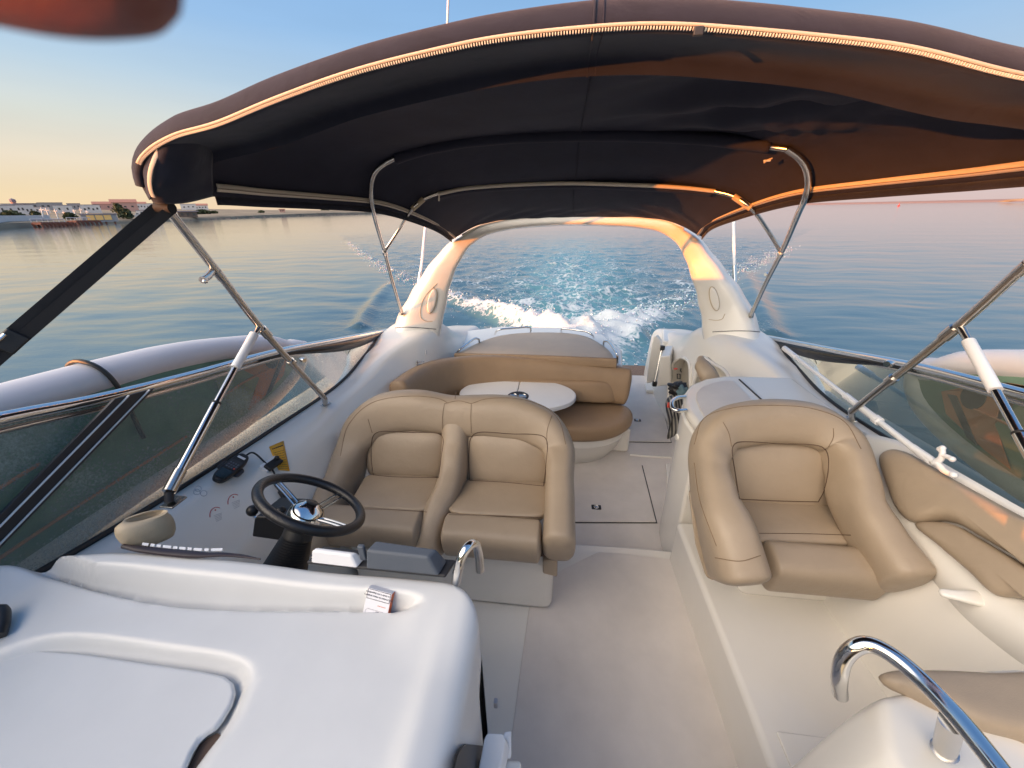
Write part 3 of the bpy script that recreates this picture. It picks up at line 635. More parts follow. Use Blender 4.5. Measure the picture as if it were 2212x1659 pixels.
f0.z -= .01; f1.z -= .01
MB().sweep([f0, (f0+f1)/2+V3((0,.02,.0)), f1], .095, .05, (0,-1,.2), ex=4, m=30, n=28, cap=.012).build('front_roll', M['sofa'], sp, ang=70)
railg = 'short steel grab rails round the sun pad'
def rail_(pts, lab, r=.011):
    t = MB().tube(pts, r, 10, smooth=40).build('grab_rail', M['chrome'], None); tag(t, lab, 'grab rail', railg); return t
rail_([P(1069,723,z=.80), P(1072,716,z=.85), P(1080,712,z=.88), P(1110,709,z=.88), P(1142,707,z=.88), P(1146,708.5,z=.87), P(1146,719,z=.80)], 'low steel rail at the back edge of the sun pad, the one on the left')
rail_([P(1213,719,z=.80), P(1213,711,z=.87), P(1217,710,z=.88), P(1245,713,z=.88), P(1268,717,z=.88), P(1279,723,z=.86), P(1283,730,z=.80)], 'low steel rail at the back edge of the sun pad, the one on the right')
rail_([P(986,763,z=.83), P(992,756,z=.90), P(1010,742,z=.93), P(1027,731,z=.93), P(1033,732,z=.92), P(1035,739,z=.85)], 'sloping steel rail along the left end of the sun pad')
rail_([P(1304,748,z=.82), P(1306,737,z=.92), P(1312,737,z=.93), P(1325,752,z=.93), P(1333,766,z=.92), P(1334,783,z=.80)], 'sloping steel rail along the right end of the sun pad')
# small hook and mark on the left quarter
hk, hn = hit(bvL, 906, 792, .004)
hb = MB().tube([hit(bvL, 900,780,.008)[0], hit(bvL, 900,800,.008)[0]], .006, 8)
for v in (783, 797): hb.tube([hit(bvL, 900, v,.008)[0], hit(bvL, 906, v,.03)[0], hit(bvL, 911, v-1,.03)[0]], .004, 8)
tag(hb.build('coat_hook', M['steel'], None), 'small steel hook on the white moulding above the left end of the settee', 'hook')
MB().tube([hit(bvL, 920,757,.002)[0], hit(bvL, 920,766,.002)[0]], .006, 6).build('drain_slot', M['greyink'], boat)
# ================================================================ HELM
wc = P(664,1090,y=.96); wax = (CAM+V3((-.85,.9,.35))-wc)
# wheel plane from its outline: long axis between (538,1062) and (790,1128)
e1 = (P(788,1124,y=.955)-P(540,1060,y=.985)); WR = .185; e1.normalize()
wn = V3((.409,.421,.809)).normalized(); e1 = (e1-wn*e1.dot(wn)).normalized(); e2 = wn.cross(e1)
wc = CAM+ray(674.7,1086)*1.301
whl = empty('steering_wheel', wc, 'black leather rimmed steering wheel with a polished steel hub on a ribbed column', 'steering wheel')
def WC(a, r, h=0): return wc+e1*(r*math.cos(a))+e2*(r*math.sin(a))+wn*h
MB().tube([WC(2*math.pi*k/72, WR-.018) for k in range(72)], .0162, 16, closed=True).build('rim', M['leather'], whl)
MB().lathe([(0,.046),(.022,.044),(.026,.040),(.044,.030),(.056,.012),(.059,.0),(.059,-.012),(.054,-.014),(.054,-.026),(.046,-.034),(.0,-.034)], wc-wn*.045, wn, n=36).build('hub', M['chrome'], whl)
MB().lathe([(0,.0005),(.018,.0003),(.02,-.001)], wc-wn*.045+wn*.0468, wn, n=24).build('hub_badge', M['black'], whl)
for a in (math.radians(175), math.radians(-5), math.radians(85)):
    pb = MB()
    for d in (-.011, .011):
        off = e1*(-math.sin(a))*d+e2*math.cos(a)*d
        pb.tube([WC(a, .045, -.035)+off, WC(a, .09, -.022)+off, WC(a, WR-.02, -.004)+off], .0045, 8, smooth=12)
    pb.build('spoke', M['chrome'], whl)
cb = P(608,1222,y=.80)-V3((0,0,.03)); ct = wc-wn*.072
ax = (ct-cb); L_ = ax.length; ax.normalize(); prof = [(.0,-.03),(.074,-.03),(.074,.0)]
for i in range(15):
    t = i/14; r0 = .070-.022*t; prof += [(r0, .01+t*L_*.62), (r0-.006, .01+t*L_*.62+.004), (r0-.006, .01+t*L_*.62+.0065)]
prof += [(.047,L_*.68),(.047,L_*.84),(.050,L_*.86),(.052,L_*1.0),(.0,L_*1.0)]
MB().lathe(prof, cb, ax, n=36).build('column_boot', M['black'], whl, ang=25)
# engine control box with lever
eb = empty('engine_control', P(580,1135,y=.98), 'black engine control box with a ball topped lever left of the steering column', 'control lever')
q = [(548,1122),(552,1116),(625,1120),(612,1170),(543,1160)]
MB().prism([P(u, v, y=.95) for u, v in q], (0,.13,-.02)).build('control_box', M['black'], eb, bevel=.008)
l0, l1 = P(556,1120,y=.99), P(545,1103,y=1.0)
MB().tube([l0, l0.lerp(l1,.5)+V3((-.01,0,0)), l1], .006, 8, smooth=12).build('lever', M['chrome'], eb)
MB().ball(l1, .021, 18).build('lever_knob', M['black'], eb)
MB().ball(P(606,1105,y=.99), .02, 14).build('second_knob', M['black'], eb)
# inner moulding left of the wheel (instrument slope) is the coaming; things stuck on it:
def frame(bv, u, v, du, dv, lift):
    p, n = hit(bv, u, v, lift); q, _ = hit(bv, u+du, v+dv, lift)
    x = (q-p); x = (x-n*x.dot(n)).normalized(); return p, x, n.cross(x), n
# VHF handset in its cradle
p, x, y, n = frame(bvL, 495, 1022, 30, -22, .022)
vh = empty('radio_handset', p, 'black radio handset with keypad and screen clipped beside the left windscreen', 'radio handset')
R3 = Matrix((x, y, n)).transposed()
def loc(a, b, c): return p+x*a+y*b+n*c
def rbar(mb, pts, h):
    return mb.prism([loc(a, b, 0) for a, b in pts], n*h)
def oval(hx, hy, ex=3, k=36, cx=0, cy=0): return [(cx+hx*sgnp(math.cos(2*math.pi*i/k), 2/ex), cy+hy*sgnp(math.sin(2*math.pi*i/k), 2/ex)) for i in range(k)]
rbar(MB(), oval(.095,.034), .028).build('body', M['black'], vh, bevel=.008)
rbar(MB(), oval(.030,.052, 4), .012).build('cradle', M['darkplastic'], vh, bevel=.005)
MB().prism([loc(a, b, .0275) for a, b in oval(.028,.024,5,36,-.055,0)], n*.002).build('screen', mat('lcd_glass',(.012,.016,.012),.1), vh)
kp = MB().prism([loc(a, b, .0275) for a, b in oval(.030,.026,5,36,.008,0)], n*.002).build('keypad', M['darkplastic'], vh)
for i in range(3):
    for j in range(4):
        MB().ball(loc(-.013+i*.014, -.0175+j*.0115, .0295), (.0052,.0042,.0022), 10, R3).build('key', M['redink'] if (i, j) == (0, 0) else M['grey'], kp)
MB().box(loc(.062, 0, .029), (.012, .034, .002), R3).build('light_strip', M['white'], vh)
cpts = [loc(.095,0,.012), loc(.125,-.012,.02), hit(bvL,572,1003,.01)[0], hit(bvL,590,1025,.012)[0], hit(bvL,590,1048,.012)[0], hit(bvL,600,1063,.015)[0], hit(bvL,607,1075,.015)[0]]
MB().tube(cpts, .0045, 8, smooth=60).build('cord', M['black'], vh)
MB().tube([cpts[-2], cpts[-1], cpts[-1]+(cpts[-1]-cpts[-2])*2], .0105, 10).build('plug', M['black'], vh)
# white and black microphone bracket
p2, x2, y2, n2 = frame(bvL, 584, 1004, 20, -14, .0)
mb2 = empty('mounting_bracket', p2, 'small black bracket on a white plate next to the yellow sticker', 'bracket')
Rb = Matrix((x2, y2, n2)).transposed()
MB().box(p2+n2*.006, (.10, .05, .012), Rb).build('plate', M['white'], mb2, bevel=.004)
MB().box(p2+n2*.018-y2*.012, (.085, .04, .02), Rb).build('clip', M['black'], mb2, bevel=.004)
MB().ball(p2+n2*.03+x2*.03, .012, 12).build('clip_knob', M['black'], mb2)
# amber sticker with lines of print
sq_ = [(581,966),(612,953),(625,1018),(601,1016)]
st = [hit(bvL, u, v, .003)[0] for u, v in sq_]
rows = [[hit(bvL, *( (sq_[0][0]*(1-a)+sq_[1][0]*a)*(1-b)+(sq_[3][0]*(1-a)+sq_[2][0]*a)*b, (sq_[0][1]*(1-a)+sq_[1][1]*a)*(1-b)+(sq_[3][1]*(1-a)+sq_[2][1]*a)*b), .003)[0] for a in (0,.25,.5,.75,1)] for b in (0,.2,.4,.6,.8,1)]
stk = MB().grid(rows).build('warning_sticker', M['yellow'], None, solid=.0015); tag(stk, 'amber warning sticker with dark print on the white side above the wheel', 'sticker')
pr = MB()
def stp(a, b): return hit(bvL, (sq_[0][0]*(1-a)+sq_[1][0]*a)*(1-b)+(sq_[3][0]*(1-a)+sq_[2][0]*a)*b, (sq_[0][1]*(1-a)+sq_[1][1]*a)*(1-b)+(sq_[3][1]*(1-a)+sq_[2][1]*a)*b, .0045)[0]
for k, b in enumerate((.14,.30,.38,.46,.54,.62,.70,.78,.86,.93)):
    a0 = .12
    while a0 < .85:
        wl_ = random.uniform(.06,.16); pr.tube([stp(a0, b), stp(min(a0+wl_,.9), b)], .003 if k == 0 else .0011, 4); a0 += wl_+.04
pr.build('print', M['ink'], stk)
# two round stickers with red arcs
for (u, v), lb in (((468,1113), 'faint round sticker with red arc, the nearer one left of the wheel'), ((507,1085), 'faint round sticker with red arc, the farther one left of the wheel')):
    s = MB(); s.tube([hit(bvL, u+15*math.cos(a), v+17*math.sin(a), .001)[0] for a in [math.radians(165+i*11) for i in range(13)]], .0014, 5)
    g = MB()
    for i in range(5): g.tube([hit(bvL, u-6+i*1.2, v+1+i*3.2, .001)[0], hit(bvL, u+11, v-5+i*3.2, .001)[0]], .0006, 4)
    so2 = s.build('gauge_sticker', M['redink'], None); tag(so2, lb, 'sticker', 'round stickers on the helm side'); g.build('print', M['greyink'], so2)
    MB().ball(hit(bvL, u-3, v-11, .001)[0], .003, 8).build('dot', M['redink'], so2)
rb = MB()
for u, v in ((428,1056),(440,1066),(425,1063)): rb.tube([hit(bvL, u+7*math.cos(a), v+6*math.sin(a), .001)[0] for a in [i*math.pi/10 for i in range(20)]], .0009, 4, closed=True)
rb.build('ring_marks', M['greyink'], boat)
# beige cowl on the dash
cw = P(309,1128,z=1.40); cx_ = (P(368,1100,z=1.40)-P(250,1155,z=1.40)); hl_ = cx_.length/2; cx_.normalize(); cy_ = V3((0,0,1)).cross(cx_).normalized()
rows = []
for q, z in ((.55,-.055),(.78,-.05),(.91,-.036),(.98,-.018),(1,.0),(.975,.014),(.90,.026),(.79,.032),(.67,.031),(.58,.024),(.51,.010),(.42,-.004),(.2,-.008),(.01,-.008)):
    rows.append([cw+cx_*(hl_*q*sgnp(math.cos(a), .9)+(hl_*.14 if q < .9 and z > -.03 else 0))+cy_*((hl_*.56*q if z < .024 else hl_*.54*q)*math.sin(a)+ (.012 if q < .78 else 0))+V3((0, 0, z-.012*math.cos(a)-.02)) for a in [2*math.pi*k/48 for k in range(48)]])
cowl = MB().grid(rows, cu=True).build('air_vent_cowl', M['beige'], None, ang=75); tag(cowl, 'beige plastic scoop with a hollow top where the dash meets the left glass', 'vent cowl')
MB().tube([P(350,1115,z=1.375)+V3((0,-.0,0)), P(330,1135,z=1.36), P(300,1160,z=1.335)], .0025, 6, smooth=20).build('seam', M['vinyl_dark'], cowl)
# dark trim strip with white raised marks along the brow
tp = [P(266,1180,z=1.372), P(300,1186,z=1.37), P(370,1194,z=1.362), P(440,1199,z=1.358), P(480,1198,z=1.355), P(520,1201,z=1.35), P(562,1208,z=1.347)]
ts = MB().sweep(tp, [.012,.02,.022,.022,.014,.010,.004], [.012,.012,.012,.012,.008,.006,.004], (0,0,1), m=40, n=10, cap=.002).build('dash_trim', mat('dark_trim',(.03,.02,.025),.4), None); tag(ts, 'dark trim strip with a row of white marks along the far edge of the dash', 'trim strip')
lt = MB()
lp = cr([p+V3((0,.010,.003)) for p in tp[1:5]], 40)
for a_, b_ in ((0,3),(4,6),(7,9),(10,14),(15,17),(18,21),(22,24),(25,29),(30,32),(33,38)):
    q_ = V3((-.005,.007,.0012)); lt.hexa([lp[a_], lp[b_], lp[b_]+q_, lp[a_]+q_], [lp[a_]+V3((0,0,.0015)), lp[b_]+V3((0,0,.0015)), lp[b_]+q_+V3((0,0,.0015)), lp[a_]+q_+V3((0,0,.0015))])
lt.build('white_marks', M['white'], ts)
# instrument covers on the brow
def cover(name, label, front, back, hgt, m, lab2):
    a, b = front; c_, d_ = back
    o = MB().hexa([a, b, d_, c_], [a.lerp(b,.02)+V3((0,.012,hgt)), b.lerp(a,.14)+V3((0,.012,hgt*.93)), d_.lerp(c_,.12)+V3((0,-.01,hgt*.95)), c_.lerp(d_,.05)+V3((0,-.01,hgt))]).build(name, m, None, bevel=.007, seg=4); tag(o, label, lab2, 'display covers along the dash edge'); return o
zb = 1.345
tray = MB().prism([P(664,1219,z=zb-.005), P(962,1249,z=zb-.005), P(985,1215,z=zb-.005), P(700,1185,z=zb-.005)], (0,0,.010)).build('instrument_tray', M['darkplastic'], None, bevel=.003); tag(tray, 'thin black base plate under the two covers on the dash edge', 'base plate')
cover('display_cover', 'small white plastic cover on the dash edge beside the grey one', (P(671,1217,z=zb+.007), P(771,1229,z=zb+.007)), (P(690,1195,z=zb+.007), P(790,1207,z=zb+.007)), .035, M['white'], 'cover')
cover('display_cover', 'large grey plastic cover on the dash edge beside the steel handle', (P(790,1230,z=zb+.007), P(948,1246,z=zb+.007)), (P(815,1192,z=zb+.007), P(968,1212,z=zb+.007)), .055, M['grey'], 'cover')
MB().box(P(783,1193,z=1.385), (.018,.012,.05)).build('dash_peg', M['grey'], dash, bevel=.004)
# steel handle on the dash corner
hp = [P(985,1258,z=1.325), P(990,1230,z=1.37), P(998,1202,z=1.405), P(1008,1189,z=1.42)+V3((0,.01,0)), P(1020,1194,z=1.40)+V3((0,.03,0)), P(1027,1220,z=1.35)+V3((0,.04,0)), P(1030,1262,z=1.28)+V3((0,.045,0))]
hs = MB().tube(hp, .0125, 14, smooth=60).build('steel_hoop', M['chrome'], None); tag(hs, 'upright steel hoop handle on the inboard corner of the dash', 'grab handle')
# cigarette pack leaning in the tray
c0, c1, c3 = hit(bvD, 801,1271,.019)[0], hit(bvD, 866,1283,.019)[0], hit(bvD, 790,1300,.019)[0]
nx = (c1-c0).normalized(); dn_ = (c3-c0); dn_ = (dn_-nx*dn_.dot(nx)).normalized(); nn = dn_.cross(nx).normalized()
if nn.z < 0: nn = -nn
W_, H_ = .064, .088
pk = empty('cigarette_pack', c0, 'small white cigarette pack with orange side and framed warning, lying in the dash tray', 'cigarette pack')
def pt(a, b, h=0): return c0+nx*a+dn_*b+nn*h
MB().hexa([pt(0,0,-.018), pt(W_,0,-.018), pt(W_,H_,-.018), pt(0,H_,-.018)], [pt(0,0), pt(W_,0), pt(W_,H_), pt(0,H_)]).build('carton', M['card'], pk, bevel=.001)
MB().hexa([pt(W_,.001,-.0175), pt(W_+.0006,.001,-.0175), pt(W_+.0006,H_-.001,-.0175), pt(W_,H_-.001,-.0175)], [pt(W_,.001,-.0005), pt(W_+.0006,.001,-.0005), pt(W_+.0006,H_-.001,-.0005), pt(W_,H_-.001,-.0005)]).build('side_panel', M['orangecard'], pk)
fm = MB(); a0, a1, b0, b1 = .002, .062, .0015, .024
for s, e in (((a0,b0),(a1,b0)), ((a1,b0),(a1,b1)), ((a1,b1),(a0,b1)), ((a0,b1),(a0,b0))): fm.tube([pt(*s,.0003), pt(*e,.0003)], .0006, 4)
fm.build('warning_frame', M['ink'], pk)
def text(body, size, o, xd, yd, m, parent, name='lettering', al='CENTER'):
    cu = bpy.data.curves.new('t', 'FONT'); cu.body = body; cu.size = size; cu.align_x = al; cu.align_y = 'CENTER'; cu.extrude = .0002
    ob = bpy.data.objects.new('t', cu); COL.objects.link(ob); dg = bpy.context.evaluated_depsgraph_get(); me = bpy.data.meshes.new_from_object(ob.evaluated_get(dg))
    bpy.data.objects.remove(ob); z_ = xd.cross(yd); mm = Matrix((xd, yd, z_)).transposed().to_4x4(); mm.translation = o; me.transform(mm)
    me.materials.clear(); me.materials.append(m); t = bpy.data.objects.new(name, me); COL.objects.link(t); t.parent = parent; t.matrix_parent_inverse = Matrix.Translation(-parent.location); return t
text('Este produto do tabaco prejudica', .0056, pt(.032,.0165,.0006), -nx, dn_, M['ink'], pk)
text('a sua sa\u00fade e cria depend\u00eancia', .0056, pt(.032,.0085,.0006), -nx, dn_, M['ink'], pk)
MB().tube([pt(.034,.036,.0003), pt(.056,.036,.0003)], .0006, 4).build('orange_line', M['orangecard'], pk)
ov = [(.010+.02*0,.048),(.006,.052),(.006,.060),(.010,.064),(.052,.064),(.056,.060),(.056,.052),(.052,.048)]
MB().tube([pt(a, b, .0003) for a, b in ov], .0006, 4, closed=True).build('device_print', M['greyink'], pk)
for i in range(4): MB().box(pt(.034+i*.005, .054, .0006), (.0035,.008,.0006), Matrix((nx, dn_, nn)).transposed()).build('device_mark', M['ink'] if i % 2 else M['greyink'], pk)
# bags and striped cloth stuffed in the port quarter niche
bg_ = empty('towel_bag', P(1462,850,y=2.95), 'dark striped bag with a black cloth stuffed in the white storage niche', 'bag')
q0 = [P(1440,862,y=2.98), P(1478,850,y=2.98), P(1474,925,y=2.72), P(1446,925,y=2.72)]
sm = bpy.data.materials.new('striped_fabric'); sm.use_nodes = True; nt_ = sm.node_tree; wv = nt_.nodes.new('ShaderNodeTexWave'); wv.inputs['Scale'].default_value = 14; wv.inputs['Distortion'].default_value = .6; wv.bands_direction = 'X'
rp = nt_.nodes.new('ShaderNodeValToRGB'); rp.color_ramp.elements[0].position = .5; rp.color_ramp.elements[0].color = (.012,.012,.014,1); rp.color_ramp.elements[1].position = .7; rp.color_ramp.elements[1].color = (.22,.20,.17,1)
tcn = nt_.nodes.new('ShaderNodeTexCoord'); nt_.links.new(tcn.outputs['Object'], wv.inputs['Vector']); nt_.links.new(wv.outputs['Fac'], rp.inputs['Fac']); nt_.links.new(rp.outputs['Color'], nt_.nodes['Principled BSDF'].inputs['Base Color'])
MB().cushion([(q0[0]+q0[1])/2+V3((0,0,.03)), q0[1], q0[2], q0[3]+V3((0,0,-.1)), q0[3], q0[0]], (-.5,-.8,.2), .05, .05, k=3, n=40).build('striped_cloth', sm, bg_)
def crumple(c, r, m, name, parent, seed, sx=(1,1,1)):
    b = MB(); b.ball((0,0,0), 1, 26)
    b.v = [tuple(V3(c)+V3((p[0]*sx[0], p[1]*sx[1], p[2]*sx[2]))*r*(1+.55*noise.noise(V3(p)*1.7+V3((seed,0,0)))+.25*noise.noise(V3(p)*4+V3((seed,3,0))))) for p in b.v]
    return b.build(name, m, parent, ang=80)
crumple(P(1462,838,y=2.98), .075, M['black'], 'black_cloth', bg_, 3, (1.1,.7,.6))
crumple(P(1476,845,y=2.92), .045, mat('teal_cloth',(.10,.17,.20),.8), 'teal_cloth', bg_, 9)
MB().box(P(1446,875,y=2.85), (.03,.02,.04)).build('red_tag', M['redink'], bg_, bevel=.004)
pn, nn_ = P(1466,810,y=3.35), None
MB().tube([P(1471,796,y=3.3), P(1470,801,y=3.3), P(1472,804,y=3.3)], .006, 6).build('key_hook', M['black'], bg_)
fr_m = MB(); qq = [P(1463,808,y=3.28), P(1469,808,y=3.28), P(1469,818,y=3.28), P(1463,818,y=3.28)]
fr_m.tube(qq, .006, 5, closed=True).build('socket_frame', M['black'], bg_)
MB().tube([P(1456,798,y=3.3), P(1459,796,y=3.3), P(1463,797,y=3.3)], .008, 6).build('red_mark', M['redink'], bg_)
fc = MB().sweep([P(1513,777,y=2.95), P(1517,790,y=2.9), P(1527,806,y=2.86), P(1536,822,y=2.84)], [.05,.11,.13,.13], [.08,.1,.1,.1], (0,-1,.2), m=24, n=20).build('stowed_cushion', M['vinyl'], None, ang=75); tag(fc, 'tan cushion stowed in the pointed opening above the wet bar', 'cushion')
# boat hook along the port glass
hk0, hk1 = P(1694,752,x=1.545), P(2012,998,x=1.50)
BH = empty('boat_hook', hk0, 'white telescopic boat hook lying along the foot of the right windscreen', 'boat hook')
MB().tube([hk0, hk0.lerp(hk1,.13)], .017, 12).build('grip', M['white'], BH)
MB().tube([hk0.lerp(hk1,.13), hk0.lerp(hk1,.56)], .0115, 12).build('shaft', M['white'], BH)
MB().tube([hk0.lerp(hk1,.55), hk0.lerp(hk1,.74)], .0165, 12).build('sleeve', M['white'], BH)
MB().lathe([(.0,0),(.021,0),(.021,.03),(.0,.03)], hk0.lerp(hk1,.735), (hk1-hk0), n=16).build('collar', M['white'], BH)
MB().tube([hk0.lerp(hk1,.75), hk1], [.013,.017,.014], 12).build('hook_neck', M['white'], BH)
h1 = P(2040,985,x=1.50); hb = MB()
hb.tube([hk1.lerp(hk0,.08), P(2025,1002,x=1.5), P(2040,1017,x=1.5), P(2060,1026,x=1.5)], [.016,.014,.012,.011], 10, smooth=16)
hb.tube([P(2020,1000,x=1.5), P(2033,990,x=1.5), P(2036,978,x=1.5), P(2036,968,x=1.5)], [.014,.011,.010,.009], 10, smooth=16)
hb.tube([P(2034,975,x=1.5), P(2030,970,x=1.5)], .009, 8); hb.tube([P(2034,982,x=1.5), P(2050,988,x=1.5), P(2057,992,x=1.5)], .009, 8, smooth=8)
for u, v, r in ((2060,1026,.013),(2036,968,.011),(2030,970,.010),(2057,992,.011)): hb.ball(P(u, v, x=1.5), r, 10)
hb.build('hook_head', M['white'], BH)
# steel rail lower right
rp_ = [P(1815,1500,z=1.12), P(1813,1465,z=1.2), P(1822,1425,z=1.26), P(1845,1400,z=1.30), P(1875,1392,z=1.32), P(1915,1408,z=1.33), P(1980,1458,z=1.335), P(2060,1540,z=1.34), P(2130,1625,z=1.34), P(2210,1730,z=1.34)]
cr_ = empty('curved_handrail', rp_[0], 'thick curved steel handrail on the white hump in the bottom right corner', 'handrail')
MB().tube(rp_, .0165, 18, smooth=90).build('rail', M['chrome'], cr_)
a_, b_ = P(2056,1560,z=1.32), P(2040,1622,z=1.17)
MB().tube([b_, a_], .018, 16).build('post', M['steel'], cr_)
MB().lathe([(.0,.0),(.02,0),(.021,.004),(0,.006)], b_, (a_-b_), n=20).build('foot', M['steel'], cr_)
# small dark plug at the far left of the dash
tag(MB().tube([P(-20,1325,z=1.34), P(0,1318,z=1.34), P(4,1345,z=1.33), P(-4,1375,z=1.32)], .014, 10, smooth=16).build('rubber_grip', M['black'], None), 'black rubber grip half cut off at the left edge above the dash', 'grip')
# antennas
def antenna(pts, lab, r, base=None):
    a = empty('antenna', pts[0], lab, 'antenna', 'thin poles beside the arch')
    MB().tube(pts, r, 10).build('whip', M['white'], a)
    MB().tube([pts[0]-(pts[1]-pts[0]).normalized()*.02, pts[0]+(pts[1]-pts[0]).normalized()*.14], r*1.5, 12).build('ferrule', M['chrome'], a)
    return a
antenna([P(904,618,y=3.75), P(911,570,y=3.85), P(918,498,y=3.95), P(926,430,y=4.1)], 'sunlit white aerial pole standing outside the left leg of the arch', .014)
antenna([P(1587,607,y=3.85), P(1586,560,y=3.9), P(1585,484,y=3.95), P(1585,420,y=4.05)], 'sunlit white aerial pole standing outside the right leg of the arch', .014)
antenna([P(985,520,y=4.0)+V3((0,0,.02)), P(966,60,y=4.0), P(970,-40,y=4.0)], 'thin white aerial tip rising above the top edge of the canopy', .010)
# ================================================================ BIMINI
bim = empty('bimini_canopy', (.05, 2.5, 1.17), 'large dark blue canvas sun canopy with cream zips on steel hoops over the cockpit', 'canopy')
NS = 141
def half(prof): return prof
PF = [(0,0),(.2,.007),(.39,.027),(.64,.063),(.98,.133),(1.14,.160),(1.26,.198),(1.335,.245),(1.37,.30),(1.38,.37)]
PB = [(0,0),(.4,.005),(.7,.020),(1.0,.056),(1.2,.110),(1.33,.19),(1.40,.29),(1.425,.40)]
P3_ = [(0,0),(.4,.006),(.7,.02),(1.0,.058),(1.17,.13),(1.27,.22),(1.31,.27)]
PR = [(0,0),(.35,.004),(.6,.015),(.82,.05),(.95,.10),(1.04,.155),(1.10,.19)]
def profile(prof, cx, y, zc, ze, sb=0):
    k = (zc-ze)/prof[-1][1]
    h = [V3((d, 0, -z*k if i > 3 else -z)) for i, (d, z) in enumerate(prof)] if False else [V3((d, 0, -z*(1+(k-1)*(i/(len(prof)-1))**2))) for i, (d, z) in enumerate(prof)]
    full = [V3((-p.x, 0, p.z)) for p in h[::-1]]+h[1:]
    c = cr(full, NS); xm = prof[-1][0]
    return [V3((cx+p.x, y+sb*(abs(p.x)/xm)**2.5, zc+p.z)) for p in c]
def edge_row(prof, y, zc, ul, vl, sb=0):
    e = P(ul, vl, y=y); k = (.05-e.x)/prof[-1][0]
    return profile([(d*k, z) for d, z in prof], .05, y, zc, e.z+.028, sb)
ROWS = [profile(PF,.03,1.13,2.575,2.255,.14), profile(PF,.03,1.28,2.61,2.245,.06), edge_row(PF,1.45,2.615,445,443), edge_row(PB,1.75,2.60,575,447), edge_row(PB,2.05,2.575,697,452), edge_row(PB,2.34,2.548,798,458), edge_row(PB,2.50,2.50,842,466), edge_row(P3_,2.85,2.352,905,485), edge_row(P3_,3.25,2.22,948,503), profile(PR,.08,3.70,2.132,1.96)]
colsb = [cr([b[i] for b in ROWS], 150) for i in range(NS)]
def wr(p):
    y0 = ss(1.2,1.5,p.y)
    f = math.exp(-((p.x-.72)/.40)**2)*math.exp(-((p.y-1.85)/.36)**2)
    d = (p.y-1.3)*1.0+(p.x-.2)*.55
    z = .040*f*math.sin(d*15+.5)+.012*f*math.sin(d*31+p.x*6)
    f2 = math.exp(-((p.x+.35)/.5)**2)*math.exp(-((p.y-3.5)/.16)**2); z += .012*f2*math.sin((p.x*1.0+p.y*.9)*28)
    f3 = math.exp(-((p.x-.75)/.4)**2)*math.exp(-((p.y-3.45)/.2)**2); z += .012*f3*math.sin((p.x*1.0-p.y*.9)*22)
    th = math.atan2(p.x-1.10, 2.36-p.y); rr0 = math.hypot(p.x-1.10, p.y-2.36)
    for tk, wk, ak in ((-1.00,.13,.030),(-.62,.11,.040),(-.30,.09,.042),(-.02,.08,.034)):
        z -= ak*rr0*math.exp(-((th-tk)/wk)**2)*(1-ss(.55, 1.05, rr0))
    z += .007*noise.noise(V3((p.x*1.8, p.y*2.6, 0)))+.0025*noise.noise(V3((p.x*6, p.y*5, 4)))
    z -= .018*math.sin((p.y-1.4)/.94*math.pi) if 1.4 < p.y < 2.34 else 0
    z -= .02*math.sin((p.y-2.36)/.5*math.pi) if 2.36 < p.y < 2.86 else 0
    return z*y0
rows = [[colsb[i][j]+V3((0, 0, wr(colsb[i][j])*(1-abs(2*i/(NS-1)-1)**6))) for i in range(NS)] for j in range(150)]
can = MB().grid(rows).build('roof_panel', M['navyin'], bim, ang=80, solid=.004)
# front roll round the front hoop
FC = profile(PF,.03,1.165,2.562,2.29,.11)
RINGA = ((.27,.045),(.18,.056),(.10,.062),(.04,.063),(0,.062),(-.03,.054),(-.052,.032),(-.062,.0),(-.052,-.010),(-.03,-.010),(.02,-.006),(.07,-.004),(.105,-.006),(.124,-.014),(.129,-.028),(.131,-.040),(.137,-.040),(.15,-.026),(.18,.0),(.25,.025))
cols2 = []
for i, c in enumerate(FC):
    t = (FC[min(i+1, NS-1)]-FC[max(i-1, 0)]).normalized(); s = abs(2*i/(NS-1)-1)
    fwd = V3((0, -1, 0)); fwd = (fwd-t*fwd.dot(t)).normalized(); up = fwd.cross(t)
    if up.z < 0 and s < .9: up = -up
    k = 1-.25*max(0, (s-.8)/.2)
    cols2.append(cr([c-fwd*(a*k)+up*(r*k)+V3((0,.003*noise.noise(V3((i*.09, a*9, 1))),.004*noise.noise(V3((i*.07, a*5, r*9))))) for a, r in RINGA], 80))
upc = FC[NS//2]
roll = MB().grid(cols2).build('front_roll', M['navy'], bim, ang=80, solid=.004, off=-1)
def nearest(col, ang):   # index of the ring point at a given polar angle is fixed along the roll
    return ang
def rline(k, out=.003, i0=0, i1=NS):
    res = []
    for i in range(i0, i1):
        c = cols2[i]; t = cols2[min(i+1, NS-1)][k]-cols2[max(i-1, 0)][k]; n = (c[k+1]-c[k-1]).cross(t).normalized()
        if (c[k]-FC[i]).dot(n) < 0: n = -n
        res.append((c[k]+n*out, n, (c[k+1]-c[k-1]).normalized()))
    return res
def kfind(dy, dz): return min(range(2, 78), key=lambda k: ((cols2[NS//2][k]-FC[NS//2])-V3((0, dy, dz))).length)
kz = kfind(-.062, 0); kh = kfind(.128, -.030)
zl_ = rline(kz, .004, 4, NS-4)
sgn = 1 if zl_[NS//2-4][2].z > 0 else -1
tape = MB().grid([[p+d*(sgn*w_) for p, n, d in zl_] for w_ in (.005, .002, -.001)])
zip_ = tape.build('zip_tape', M['piping'], bim, ang=80, solid=.002)
tl = cr([p-d*(sgn*.004)+n*.0015 for p, n, d in zl_], 860)
tm = MB()
